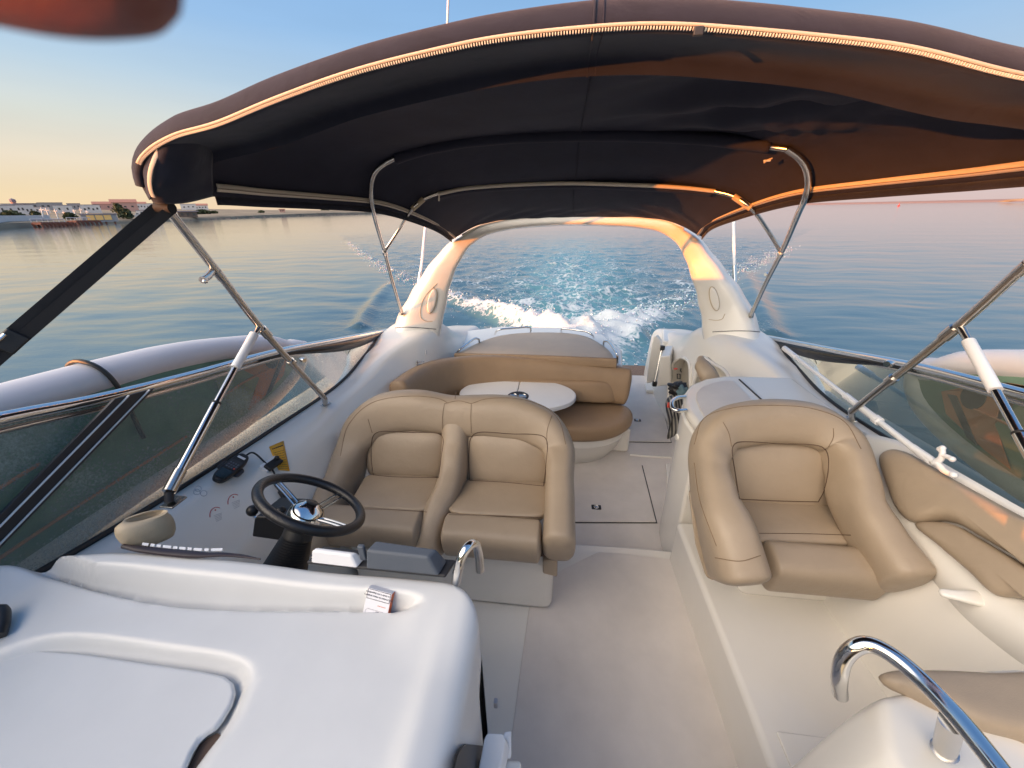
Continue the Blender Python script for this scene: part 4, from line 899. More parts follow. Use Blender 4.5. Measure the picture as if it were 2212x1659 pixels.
for i in range(1, 858):
    p = tl[i]; t = (tl[i+1]-tl[i-1]).normalized(); n = (CAM-p); n = (n-t*n.dot(t)).normalized(); dwn = t.cross(n); dwn = dwn if dwn.z < 0 else -dwn
    if i % 2 == 0: tm.hexa([p-t*.0014-dwn*.0022+n*.001, p+t*.0014-dwn*.0022+n*.001, p+t*.0014-dwn*.0022-n*.003, p-t*.0014-dwn*.0022-n*.003], [p-t*.0011+dwn*.0034+n*.002, p+t*.0011+dwn*.0034+n*.002, p+t*.0011+dwn*.005-n*.003, p-t*.0011+dwn*.005-n*.003])
tm.build('zip_teeth', mat('zip_plastic',(.70,.64,.52),.35), zip_)
MB().box(tl[505]+V3((0,-.004,-.006)), (.020,.01,.016)).build('zip_slider', M['darkplastic'], zip_, bevel=.002)
# stitched hem of the pocket
st_ = rline(kh, .003, 3, NS-3); sl_ = cr([p for p, n, d in st_], 500); sm_ = MB()
for i in range(0, 498, 2): sm_.tube([sl_[i], sl_[i+1]], .0015, 4)
sm_.build('hem_stitching', mat('stitch_thread',(.34,.26,.14),.8), bim)
# centre seam
ctr = NS//2+1
MB().tube([c for c in [cols2[ctr][k]+(cols2[ctr][k]-FC[ctr]).normalized()*.002 for k in range(8, 74)]], .0028, 6).build('centre_seam', M['navy'], bim)
MB().tube([cols2[ctr+1][k]+(cols2[ctr+1][k]-FC[ctr+1]).normalized()*.001 for k in range(8, 74)], .0016, 6).build('centre_seam', M['navyin'], bim)
MB().tube([rows[j][ctr]-V3((0,0,.005)) for j in range(26, 149)], .003, 6).build('centre_seam', M['navyin'], bim)
# side zip strips along both edges
for si, nm in ((0, 'L'), (NS-1, 'R')):
    ins = -1 if si else 1
    b2 = MB(); q1, q2, q3, q4 = [], [], [], []
    for j in range(14, 149):
        a = rows[j][si]; b = rows[j][si+ins*5]; d = (b-a).normalized()
        w_ = .030-.010*(j/149); inn = V3((ins*.008, 0, -.004))
        q1.append(a+inn+d*.022); q2.append(a+inn+d*(.022+w_))
        q3.append(a); q4.append(a+V3((0,0,-.030)))
    b2.grid([q1, [p.lerp(q, .5)+V3((ins*.003,0,-.002)) for p, q in zip(q1, q2)], q2]).build('side_zip_tape', M['piping'], bim, ang=80, solid=.003)
    MB().tube([p.lerp(q, .5)+V3((ins*.006,0,-.004)) for p, q in zip(q1, q2)], .0018, 5).build('side_zip_line', mat('zip_line',(.25,.2,.15),.6), bim)
    MB().grid([q3, q4]).build('side_hem', M['navy'], bim, ang=80, solid=.004)
# end flaps of the front roll (left one hangs as a pocket)
for sx in (-1, 1):
    f = (lambda p: V3(p)) if sx < 0 else (lambda p: V3((.06-p[0], p[1], p[2])))
    A = [P(322,336,y=1.255), P(313,372,y=1.255), P(318,395,y=1.26), P(322,412,y=1.27), P(334,434,y=1.29)]
    B = [P(364,312,y=1.20), P(335,372,y=1.205), P(332,400,y=1.21), P(334,420,y=1.225), P(346,440,y=1.25)]
    C_ = [P(430,288,y=1.27), P(405,365,y=1.265), P(400,395,y=1.27), P(398,415,y=1.28), P(398,438,y=1.30)]
    D_ = [P(462,300,y=1.36), P(458,365,y=1.37), P(459,390,y=1.38), P(460,408,y=1.38), P(459,424,y=1.39)]
    A2 = [p+V3((.02,.10,.01)) for p in A]
    g = curve_loft([[f(p) for p in q] for q in (A2, A, B, C_, D_)], 24, 40)
    MB().grid(g).build('end_pocket', M['navy'], bim, ang=80, solid=.004)
    zz = [P(344,322,y=1.205), P(332,348,y=1.195), P(325,370,y=1.195), P(323,392,y=1.20), P(326,412,y=1.21), P(331,425,y=1.22)]
    MB().sweep([f(p) for p in zz], .012, .005, (-sx*.3,-1,0), m=40, n=12, cap=.002).build('end_zip', M['piping'], bim)
    fl2 = [P(303,397,y=1.25), P(318,388,y=1.22), P(325,425,y=1.22), P(322,432,y=1.25)]
    MB().prism([f(p) for p in fl2], (0,.004,0)).build('end_flap', M['navy'], bim)
# hoops ---------------------------------------------------------
def pole(pts, r, name='hoop_pole', m=None, smooth=60): return MB().tube(pts, r, 14, smooth=smooth).build(name, m or M['steel'], bim)
def knob(p, d, r=.012, l=.03):
    k = MB().lathe([(.0,0),(r*.6,0),(r*.6,l*.4),(r,l*.45),(r*1.05,l*.8),(r*.8,l),(0,l)], p, d, n=18).build('clamp_knob', M['chrome'], bim)
def collar(a, b, t, L=.04, r=.019):
    p = a.lerp(b, t); d = (b-a).normalized(); MB().lathe([(.012,-L/2),(r,-L/2),(r,L/2),(.012,L/2)], p, d, n=18).build('collar', M['steel'], bim)
for sx in (-1, 1):
    if sx < 0:
        top = P(352,440,y=1.31); jn = P(562,706,x=-1.42); mt = P(702,862,x=-1.44); foot, _ = hit(bvL, 703, 874); sb = P(365,1062,x=-1.31); sf = P(366,1083,x=-1.31)
        s1, s2, j2 = P(549,722,x=-1.41), P(508,795,x=-1.39), P(557,712,x=-1.415)
    else:
        mt = P(1838,890,x=1.50); foot, _ = hit(bvR, 1842, 906); jn = P(2070,704,x=1.50); top = jn+(jn-mt)*1.15; top = P(2420,395,x=1.42)
        j2 = P(2078,712,x=1.50); s1, s2 = P(2092,737,x=1.49), P(2150,843,x=1.45); sb = s2+(s2-s1)*2.2; sf = sb+(s2-s1).normalized()*.06
    pole([top, jn.lerp(top,.5)+V3((0,0,.004)), jn, mt], .0155)
    d = (foot-mt)
    MB().hexa([foot+V3((-.02,-.03,0)), foot+V3((.02,-.03,0)), foot+V3((.02,.03,0)), foot+V3((-.02,.03,0))], [foot+V3((-.02,-.03,.006)), foot+V3((.02,-.03,.006)), foot+V3((.02,.03,.006)), foot+V3((-.02,.03,.006))]).build('deck_plate', M['steel'], bim, bevel=.003)
    MB().tube([foot, foot.lerp(mt, .6), mt+V3((0,0,.012))], [.016,.016,.013], 12).build('deck_fitting', M['steel'], bim)
    collar(jn, mt, .06, .055, .021); collar(jn, top, .5, .04, .0175)
    MB().tube([jn, j2, s1], [.011,.013,.011], 10).build('strut_joint', M['steel'], bim)
    strut = MB().tube([s2, s2.lerp(sb,.33)], .0125, 14).build('strut', M['chrome'], bim)
    MB().tube([s1, s2], .0185, 18).build('foam_sleeve', M['white'], strut)
    MB().tube([s2.lerp(sb,.33), s2.lerp(sb,.96)], .0165, 16).build('strut_tube', M['chrome'], strut)
    MB().tube([s2.lerp(sb,.33), s2.lerp(sb,.345)], .0172, 16).build('strut_ring', M['black'], strut)
    MB().tube([s2.lerp(sb,.86), s2.lerp(sb,1.0)], .020, 16).build('strut_end', M['steel'], strut)
    MB().tube([sb, sf], [.012,.014], 10).build('strut_foot', M['darkplastic'], strut)
    if sx < 0:
        q, nq = hit(bvL, 368, 1085); MB().box(sf+V3((.0,.01,-.012)), (.05,.06,.008)).build('strut_plate', M['steel'], strut, bevel=.003)
        p = P(648,775,x=-1.44); knob(p+V3((.01,-.01,0)), (.8,-.5,.1), .014, .05); collar(jn, mt, .42, .03, .020)
        p = P(460,583,x=-1.405); MB().tube([p, P(449,597,x=-1.36), P(438,605,x=-1.33)], .013, 12).build('lamp_bracket', M['steel'], bim); MB().ball(P(443,607,x=-1.33), .010, 12).build('bracket_cap', M['chrome'], bim)
        # black webbing straps with buckle
        for (a, b) in (((337,449),(2,740)), ((370,452),(6,766))):
            A, B = P(*a, y=1.29), P(*b, x=-1.55); dd = (B-A).normalized(); B = B+dd*.25; sd = dd.cross((CAM-A)).normalized()*.0145; th = dd.cross(sd).normalized()*.002
            MB().hexa([A-sd-th, A+sd-th, A+sd+th, A-sd+th], [B-sd-th, B+sd-th, B+sd+th, B-sd+th]).build('strap', M['strap'], bim)
        bk = P(22,738,x=-1.54); dd = (P(0,755,x=-1.55)-P(342,446,y=1.29)).normalized(); z_ = (CAM-bk).normalized(); y_ = z_.cross(dd).normalized(); z_ = dd.cross(y_)
        MB().box(bk, (.06,.05,.018), Matrix((dd, y_, z_)).transposed()).build('buckle', M['black'], bim, bevel=.006); MB().tube([bk-y_*.018-dd*.012+z_*.012, bk-y_*.018+dd*.012+z_*.012], .005, 8).build('buckle_pin', M['chrome'], bim)
        MB().tube([P(340,447,y=1.285), P(372,450,y=1.285)], .018, 10).build('strap_loop', M['strap'], bim)
    else:
        p = P(1930,783,x=1.50); knob(p+V3((-.01,-.01,0)), (-.8,-.5,.1), .016, .055); collar(jn, mt, .55, .035, .021)
# middle hoop with sleeve
bvC = can and MB().grid(rows).bvh()
def RH(u, v, pull, y):
    d = ray(u, v); q = P(u, v, y=y); h = bvC.ray_cast(CAM, d.normalized())
    if h[0] is not None and (h[0]-CAM).length-pull < (q-CAM).length: q = CAM+d.normalized()*((h[0]-CAM).length-pull)
    return q
h2 = [P(868,677,y=3.40), P(848,610,y=3.10), P(831,545,y=2.82), RH(812,480,.05,2.48), RH(803,440,.05,2.36), RH(801,420,.05,2.32), RH(804,385,.05,2.28), RH(815,366,.045,2.28), RH(833,352,.035,2.3)]
h2r = [P(1622,682,y=3.42), P(1655,610,y=3.12), P(1687,548,y=2.84), RH(1725,460,.06,2.46), RH(1740,425,.06,2.36), RH(1746,400,.06,2.32), RH(1742,365,.06,2.28), RH(1727,342,.05,2.28), RH(1700,322,.04,2.3)]
pole(h2, .0125); pole(h2r, .0155)
B2 = [RH(u, v, .035, 2.33) for u, v in ((833,352),(862,338),(900,327),(1000,306),(1100,297),(1240,292),(1400,293),(1550,302),(1660,317),(1700,322))]
MB().tube(B2, .013, 12, smooth=90).build('hoop_pole', M['steel'], bim)
b2c = cr(B2, 100); slv = MB()
ringr = []
for i, p in enumerate(b2c):
    w_ = .050+.006*noise.noise(V3((i*.13,0,0))); ringr.append([p+V3((0, dy*w_, dz*w_)) for dy, dz in ((-.35,.5),(-.5,0.1),(-.4,-.4),(-.1,-.55),(.45,-.5),(1.0,-.3),(1.5,0.1),(1.3,.6))])
slv.grid(ringr[3:-4]).build('hoop_sleeve', M['navyin'], bim, ang=80, solid=.003)
MB().box(RH(1657,347,.09,2.3), (.03,.012,.008)).build('sleeve_toggle', M['white'], bim, bevel=.002); MB().tube([RH(1650,352,.09,2.3), RH(1657,346,.095,2.3), RH(1668,342,.09,2.3)], .004, 6).build('toggle_cord', M['piping'], bim)
# rear hoop with cream edging
h3 = [h2[2].lerp(h2[3],.03), RH(862,495,.05,2.80), RH(890,452,.045,2.80), RH(915,430,.04,2.8), RH(946,417,.035,2.8)]
h3r = [h2r[2].lerp(h2r[3],.03), RH(1660,500,.05,2.80), RH(1622,450,.045,2.80), RH(1585,424,.04,2.8), RH(1545,413,.035,2.8)]
pole(h3, .0115); pole(h3r, .0125)
mid = [RH(u, v, .034, 2.8) for u, v in ((946,419),(1000,408),(1050,403),(1140,398),(1232,396),(1320,398),(1400,401),(1480,406),(1545,413))]
MB().tube(mid, .0115, 12, smooth=80).build('hoop_edging', M['piping'], bim)
ml = cr(mid, 80); MB().grid([[p+V3((0,dy,dz)) for p in ml] for dy, dz in ((.02,.02),(.014,.0),(.018,-.016),(.05,-.03),(.09,-.0))]).build('hoop_sleeve', M['navyin'], bim, ang=80, solid=.003)
MB().tube([h3[2], h3[3]], .017, 12).build('hoop_pad', M['beige'], bim); MB().tube([h3r[2], h3r[3]], .0185, 12).build('hoop_pad', M['beige'], bim)
MB().tube([RH(946,417,.05,2.8), RH(949,425,.05,2.8), RH(948,433,.05,2.8)], .006, 6).build('toggle_cord', M['piping'], bim)
for a, b, t in ((h2[2], h2[3], 0), (h2r[2], h2r[3], 0)): collar(a, b, t, .05, .019)
knob(P(845,583,y=3.06), (.7,-.6,.1), .012, .035); knob(P(1662,592,y=3.10), (-.8,-.5,0), .014, .045)
for p in (h2[0], h2r[0]): MB().lathe([(.0,-.012),(.022,-.012),(.022,-.004),(.016,.03),(.014,.06)], p, (0,-.1,1), n=16).build('arch_fitting', M['steel'], bim)
# lacing of the canvas to the arch
for k in range(5): MB().tube([P(1130+k*26,468-k*.4,y=3.70), P(1142+k*26,467.5-k*.4,y=3.70)], .005, 6).build('edge_lacing', M['white'], bim)
# ================================================================ INFLATABLE BOARDS ON THE SIDE DECKS
import numpy as np
def sup(side, tops, lab):
    xb = -1.875 if side < 0 else 1.995; f = 1 if side < 0 else -1
    tp = [P(u, v, x=xb) for u, v in tops]; r = .074
    pts = [V3((xb, p.y, p.z-r)) for p in tp]
    y1 = pts[-1].y; zb = 1.10
    out = [V3((xb, -1.4, 1.45))]+[V3((xb, -.9, 1.72))]+pts+[V3((xb, y1+.10, (pts[-1].z+zb)/2+.10)), V3((xb, y1+.02, zb+.12)), V3((xb, y1-.3, zb+.02)), V3((xb, 1.0, zb)), V3((xb, -.8, zb)), V3((xb, -1.3, zb+.12))]
    o = cr(out, 140, True); b = empty('paddle_board', (xb, .6, 1.0), lab, 'paddle board', 'inflatable boards stowed on the side decks')
    m = MB(); m.tube(o, r, 18, closed=True); m.build('inflated_rail', M['supwhite'], b)
    c = sum(o, V3())/140
    for dx, mm, nm in ((-.070*f, M['supwhite'], 'bottom_skin'), (.068*f, M['supgreen'], 'deck_pad')):
        mb = MB(); mb.grid([[V3((xb+dx*(1 if q < .97 else .8), c.y+(p.y-c.y)*q, c.z+(p.z-c.z)*q)) for p in o] for q in (1.0,.97,.85,.6,.3,.01)], cu=True); mb.build(nm, mm, b, ang=80)
    dx = xb+.074*f
    oyz = [(c.y+(p.y-c.y)*.90, c.z+(p.z-c.z)*.84) for p in o]
    def clampp(y, z):
        k = 1.0
        while k > .1 and not inpoly((c.y+(y-c.y)*k, c.z+(z-c.z)*k), oyz): k -= .02
        return c.y+(y-c.y)*k, c.z+(z-c.z)*k
    def patch(poly, mm, nm, th=.006):
        poly = [clampp(*q) for q in poly]
        MB().prism([V3((dx, y, z)) for y, z in poly], (th*f, 0, 0)).build(nm, mm, b, bevel=.002)
    zt = lambda y: min(out, key=lambda p: abs(p.y-y) if p.z > 1.3 else 9).z
    patch([(y1-.62,1.16),(y1-.46,1.13),(y1-.40,1.30),(y1-.47,1.48),(y1-.60,1.50),(y1-.68,1.33)], M['suppale'], 'pale_panel')
    patch([(y1-.34,1.12),(y1-.20,1.14),(y1-.02,1.22),(y1+.02,1.32),(y1-.08,1.45),(y1-.25,1.50),(y1-.36,1.48),(y1-.40,1.30)], M['suporange'], 'tail_pad')
    patch([(y1-.27+.055*math.cos(a),1.37+.06*math.sin(a)) for a in [i*math.pi/8 for i in range(16)]], M['darkplastic'], 'round_mark', .011)
    patch([(y1-.20,1.15),(y1-.14,1.16),(y1-.16,1.33),(y1-.20,1.34)], M['darkplastic'], 'fin_box', .011)
    for (ya, za, yb, zb2) in ((-.6,1.18,.9,1.42),(.2,1.15,1.4,1.22),(y1-.75,1.30,y1-.30,1.32)):
        MB().tube([V3((dx+.008*f, ya, za)), V3((dx+.010*f, (ya+yb)/2, (za+zb2)/2+.015)), V3((dx+.008*f, yb, zb2))], .006, 6, smooth=16).build('bungee_cord', M['suporange'], b)
    ys = P(185,800,x=xb).y if side < 0 else .9
    zs = min(o, key=lambda p: abs(p.y-ys)+(0 if p.z > 1.35 else 9)).z
    MB().tube([V3((xb+.09*f, ys+.02, zs-.28)), V3((xb+.09*f, ys+.01, zs)), V3((xb+.06*f, ys, zs+.062)), V3((xb, ys-.01, zs+.088)), V3((xb-.06*f, ys-.01, zs+.062)), V3((xb-.09*f, ys, zs)), V3((xb-.09*f, ys, zs-.28))], .009, 8, smooth=40).build('lashing_strap', M['black'], b)
sup(-1, [(-40,840),(0,829),(90,806),(174,785),(250,767),(312,753),(400,738),(486,729),(569,725),(618,736)], 'white inflatable paddle board with a green deck, stowed on edge outside the left windscreen')
sup(1, [(2330,762),(2212,757),(2138,757),(2086,762),(2050,775)], 'white inflatable paddle board with a green deck, stowed on edge outside the right windscreen')
# ================================================================ SEA AND WAKE
WZ = -.70
def poly_d(X, Y, pts):
    d = np.full(X.shape, 1e9); tt = np.zeros(X.shape); sg = np.zeros(X.shape); n = len(pts)-1
    for i, (a, b) in enumerate(zip(pts, pts[1:])):
        ax, ay = a; ex, ey = b[0]-ax, b[1]-ay; L2 = ex*ex+ey*ey
        t = np.clip(((X-ax)*ex+(Y-ay)*ey)/L2, 0, 1); dd = np.hypot(X-ax-t*ex, Y-ay-t*ey); m = dd < d
        d[m] = dd[m]; tt[m] = (i+t[m])/n; sg[m] = np.sign(ex*(Y-ay)-ey*(X-ax))[m]
    return d, tt, sg
def px(l, z=-.6): return [tuple(P(u, v, z=z)[:2]) for u, v in l]
CL = px([(1195,722),(1160,704),(1120,688),(1060,670),(1000,652),(955,638),(905,613),(868,598)])+[(-13,26),(-22,40),(-38,65)]
CR_ = px([(1270,738),(1320,722),(1360,706),(1405,686),(1450,664),(1500,640),(1545,612)])+[(13,27),(22,42),(38,66)]
OL = px([(775,700),(790,672),(806,648),(830,622),(868,599)])
OR = px([(1668,712),(1652,684),(1638,655),(1620,620),(1600,585)])
vn = np.vectorize(lambda x, y, s: noise.noise(V3((x*s, y*s, 3.3*s))))
def wake(X, Y):
    yy = np.maximum(Y-6, 0); xc = .35+.012*yy
    dL, tL, sL = poly_d(X, Y, CL); dR, tR, sR = poly_d(X, Y, CR_); dO, tO, sO = poly_d(X, Y, OL); dP, tP, sP = poly_d(X, Y, OR)
    w = 1.55+.10*yy; cen = np.exp(-((X-xc)/w)**2)*np.clip(1.2-yy/60, .15, 1)*(Y > 5.6)
    near = np.clip(1.2-yy/50, 0, 1)
    n1 = vn(X, Y, .9); n2 = vn(X, Y, 2.3); n3 = vn(X, Y, 5.5)
    cl = np.exp(-(dL/(.42+.25*tL))**2)*np.clip(1.3-tL*1.45, 0, 1); crr = np.exp(-(dR/(.75+.45*tR))**2)*np.clip(1.25-tR*1.75, 0, 1)
    ol = np.exp(-(dO/.22)**2)*np.clip(1.1-tO*.6, 0, 1); orr = np.exp(-(dP/.35)**2)
    inside = (sL < 0) & (sR > 0)
    ins = np.where(inside, 1, 0)*(Y > 6)
    foam = np.clip(cl*1.15+crr*1.05+cen*.66+ol*.22+orr*.06, 0, 1.4)
    foam = np.maximum(foam, ins*np.clip(.80-yy/95, .24, 1)*(.76+.5*n1))
    trough = np.exp(-((X+2.6)/1.2)**2-((Y-9.7)/1.3)**2)+.8*np.exp(-((X-2.8)/.7)**2-((Y-8.9)/.9)**2); foam = foam*(1-.8*np.clip(trough, 0, 1))
    foam = np.maximum(foam, .42*np.exp(-((X+5.0)/1.6)**2-((Y-11.5)/3.0)**2))
    foam = np.maximum(foam, .48*np.exp(-((X-4.6)/1.1)**2-((Y-9.5)/2.5)**2))
    z = .46*np.exp(-(dL/.34)**2)*np.clip(1.2-tL*1.3, 0, 1)*(1+.6*n2)+.36*crr*np.clip(1.2-tR, 0, 1)*(1+.5*n2)+.14*ol+.18*orr
    z += cen*np.clip(1.1-yy/26, 0, 1)*(.14+.16*n1+.12*n2+.05*n3)-.20*trough
    z += ins*near*(.07*n1+.055*n2+.02*n3)
    r = np.hypot(X, Y); fade = np.clip(1.3-r/60, 0, 1)
    q = X*.25+Y*.97
    rip = .030*vn(X*.45, Y*1.25, .55)+.012*vn(X*.5, Y*1.4, 1.7)
    z += fade*rip*(1-.5*ins)
    # diverging swell outside the wake
    z += .05*np.sin(dL*1.9-.6)*np.exp(-dL/6)*(sL > 0)*fade+.05*np.sin(dR*1.9-.6)*np.exp(-dR/6)*(sR < 0)*fade
    return z, foam, np.clip(cen*1.0+.45*cl+.45*crr, 0, 1)
angs = [math.radians(a) for a in np.concatenate([np.arange(-82, 78, .42), np.arange(78, 278, 8)])]
rr_ = [2.2]
while rr_[-1] < 9000: rr_.append(rr_[-1]*(1.0085 if 6.5 < rr_[-1] < 45 else (1.03 if rr_[-1] < 200 else 1.25)))
A, Rr = np.meshgrid(np.array(angs), np.array(rr_)); X, Y = np.sin(A)*Rr+.3, np.cos(A)*Rr
Zs = np.zeros(X.shape); Fo = np.zeros(X.shape); Ch = np.zeros(X.shape)
msk = (Rr < 75) & (np.cos(A) > .1) & (Y > 1)
Zs[msk], Fo[msk], Ch[msk] = wake(X[msk], Y[msk])
ed_ = np.clip((75-Rr)/20, 0, 1); Zs *= ed_; Fo *= ed_
nr, nc = X.shape
me = bpy.data.meshes.new('sea'); vv = np.stack([X, Y, Zs+WZ], -1).reshape(-1, 3)
i, j = np.meshgrid(np.arange(nr-1), np.arange(nc), indexing='ij'); j2 = (j+1) % nc
fc_ = np.stack([i*nc+j, (i+1)*nc+j, (i+1)*nc+j2, i*nc+j2], -1).reshape(-1, 4)
me.vertices.add(len(vv)); me.vertices.foreach_set('co', vv.ravel()); me.loops.add(fc_.size); me.loops.foreach_set('vertex_index', fc_.ravel().astype(np.int32)); me.polygons.add(len(fc_)); me.polygons.foreach_set('loop_start', np.arange(0, fc_.size, 4, dtype=np.int32)); me.polygons.foreach_set('use_smooth', np.ones(len(fc_), bool))
for nm, arr in (('foam', Fo), ('churn', Ch)):
    at_ = me.attributes.new(nm, 'FLOAT', 'POINT'); at_.data.foreach_set('value', arr.ravel().astype(np.float32))
me.update(); me.validate(); sea = bpy.data.objects.new('sea', me); COL.objects.link(sea); sea['kind'] = 'structure'
m = bpy.data.materials.new('sea_water'); m.use_nodes = True; nt = m.node_tree; N = nt.nodes; L = nt.links; B = N['Principled BSDF']
def nd(t, **k):
    n = N.new(t)
    for a, b in k.items(): setattr(n, a, b)
    return n
def math_(op, a, b, c=None):
    n = nd('ShaderNodeMath', operation=op)
    for q, s in zip((a, b, c), n.inputs):
        if q is None: continue
        if isinstance(q, (int, float)): s.default_value = q
        else: L.new(q, s)
    return n.outputs[0]
tc = nd('ShaderNodeTexCoord')
def mapped(sx, sy, rot=0):
    mp = nd('ShaderNodeMapping'); mp.inputs['Scale'].default_value = (sx, sy, 1); mp.inputs['Rotation'].default_value = (0, 0, rot); L.new(tc.outputs['Object'], mp.inputs[0]); return mp.outputs[0]
def noi(vec, sc, det=4, rough=.55):
    n = nd('ShaderNodeTexNoise'); n.inputs['Scale'].default_value = sc; n.inputs['Detail'].default_value = det; n.inputs['Roughness'].default_value = rough; L.new(vec, n.inputs['Vector']); return n.outputs['Fac']
af = nd('ShaderNodeAttribute', attribute_name='foam').outputs['Fac']; ac = nd('ShaderNodeAttribute', attribute_name='churn').outputs['Fac']
w1 = noi(mapped(.55, 1.5, .2), 1.6, 5); w2 = noi(mapped(.35, 1.2, -.15), .28, 3); w3 = noi(mapped(.7, 1.3, .5), 6, 4); w4 = noi(mapped(.25, .8, .1), .05, 3)
hgt = math_('ADD', math_('ADD', math_('MULTIPLY', w1, .030), math_('MULTIPLY', w2, .10)), math_('ADD', math_('MULTIPLY', w3, .008), math_('MULTIPLY', w4, .35)))
f1 = noi(mapped(1, 1), 7, 6, .7); f2 = noi(mapped(1, 1), 2.2, 4, .6)
dist = nd('ShaderNodeMixRGB'); dist.inputs[0].default_value = .22; L.new(mapped(1, 1), dist.inputs[1])
nn2 = nd('ShaderNodeTexNoise'); nn2.inputs['Scale'].default_value = 2.5; L.new(tc.outputs['Object'], nn2.inputs['Vector']); L.new(nn2.outputs['Color'], dist.inputs[2])
vo = nd('ShaderNodeTexVoronoi', feature='DISTANCE_TO_EDGE'); vo.inputs['Scale'].default_value = 3.6; L.new(dist.outputs[0], vo.inputs['Vector'])
vo2 = nd('ShaderNodeTexVoronoi', feature='DISTANCE_TO_EDGE'); vo2.inputs['Scale'].default_value = 8.5; L.new(dist.outputs[0], vo2.inputs['Vector'])
lace = math_('SUBTRACT', .34, math_('ADD', math_('MULTIPLY', vo.outputs['Distance'], 1.7), math_('MULTIPLY', vo2.outputs['Distance'], 1.2)))
msum = math_('ADD', math_('ADD', af, math_('MULTIPLY', math_('SUBTRACT', f1, .5), .95)), math_('ADD', math_('MULTIPLY', math_('SUBTRACT', f2, .5), .8), math_('MULTIPLY', lace, .85)))
mr = nd('ShaderNodeMapRange', interpolation_type='SMOOTHSTEP'); mr.inputs['From Min'].default_value = .52; mr.inputs['From Max'].default_value = .98; L.new(msum, mr.inputs['Value'])
gate_ = nd('ShaderNodeMapRange'); gate_.inputs['From Min'].default_value = .04; gate_.inputs['From Max'].default_value = .22; L.new(af, gate_.inputs['Value'])
fac = math_('MULTIPLY', mr.outputs['Result'], gate_.outputs['Result'])
mixc = nd('ShaderNodeMixRGB'); mixc.inputs[1].default_value = (.045, .092, .112, 1); mixc.inputs[2].default_value = (.13, .31, .34, 1); L.new(math_('MULTIPLY', ac, .85), mixc.inputs[0])
mixf = nd('ShaderNodeMixRGB'); mixf.inputs[2].default_value = (.56, .60, .62, 1); L.new(fac, mixf.inputs[0]); L.new(mixc.outputs[0], mixf.inputs[1]); L.new(mixf.outputs[0], B.inputs['Base Color'])
L.new(math_('ADD', math_('MULTIPLY', fac, .75), .06), B.inputs['Roughness']); B.inputs['IOR'].default_value = 1.75
L.new(math_('SUBTRACT', .5, math_('MULTIPLY', fac, .3)), B.inputs['Specular IOR Level'])
hf = math_('ADD', hgt, math_('MULTIPLY', fac, math_('ADD', .03, math_('MULTIPLY', f1, .07))))
hf = math_('ADD', hf, math_('MULTIPLY', gate_.outputs['Result'], math_('ADD', math_('MULTIPLY', f2, .10), math_('MULTIPLY', f1, .03))))
bp = nd('ShaderNodeBump'); bp.inputs['Strength'].default_value = .27; bp.inputs['Distance'].default_value = 1; L.new(hf, bp.inputs['Height']); L.new(bp.outputs['Normal'], B.inputs['Normal'])
me.materials.append(m)
# broken foam thrown up along the crests
M['foam'] = mat('sea_foam', (.82, .84, .85), .8, var=.06, vscale=20)
M['foam'].node_tree.nodes['Principled BSDF'].inputs['Subsurface Weight'].default_value = .3
rnd = random.Random(11)
def spray(line, n, wdt, hmax, t0=0, t1=.6, big=.05):
    b = MB(); L_ = cr([(x, y, 0) for x, y in line], 200); OCT = [(1,0,0),(-1,0,0),(0,1,0),(0,-1,0),(0,0,1),(0,0,-1)]; FAC = [(0,2,4),(2,1,4),(1,3,4),(3,0,4),(2,0,5),(1,2,5),(3,1,5),(0,3,5)]
    xs_, ys_, meta = [], [], []
    for _ in range(n):
        t = rnd.uniform(t0, t1)**1.0; k = t*199; i_ = min(int(k), 198); p = L_[i_].lerp(L_[i_+1], k-i_); fall = 1-(t-t0)/(t1-t0)*.7
        g = rnd.gauss(0, 1); xs_.append(p.x+rnd.gauss(0, wdt)*(1+t)); ys_.append(p.y+rnd.gauss(0, wdt)); meta.append((abs(rnd.gauss(0, hmax))*fall, max(.008, big*rnd.random()**3)*(.6+fall*.6)))
    zz, _, _ = wake(np.array(xs_), np.array(ys_))
    for x, y, z, (h, s) in zip(xs_, ys_, zz, meta):
        rt = Matrix.Rotation(rnd.random()*6, 3, V3((rnd.random(), rnd.random(), 1)))
        b.add([V3((x, y, WZ+z+h-.02))+rt @ (V3(o)*s*rnd.uniform(.6, 1.4)) for o in OCT], FAC)
    return b
fb = spray(CL, 2200, .20, .07, 0, .6, .028); 
for l_, n_, w_, h_, t1_ in ((CR_, 1900, .34, .08, .42),): q = spray(l_, n_, w_, h_, 0, t1_, .030); fb.add(q.v, q.f)
q = spray([(.3,6.6),(.4,9),(.45,12),(.5,15)], 1300, .9, .06, 0, 1, .026); fb.add(q.v, q.f)
fo_ = fb.build('wake_foam', M['foam'], None, ang=180); tag(fo_, 'broken white foam thrown up along the crests of the wake', 'foam', kind='stuff')
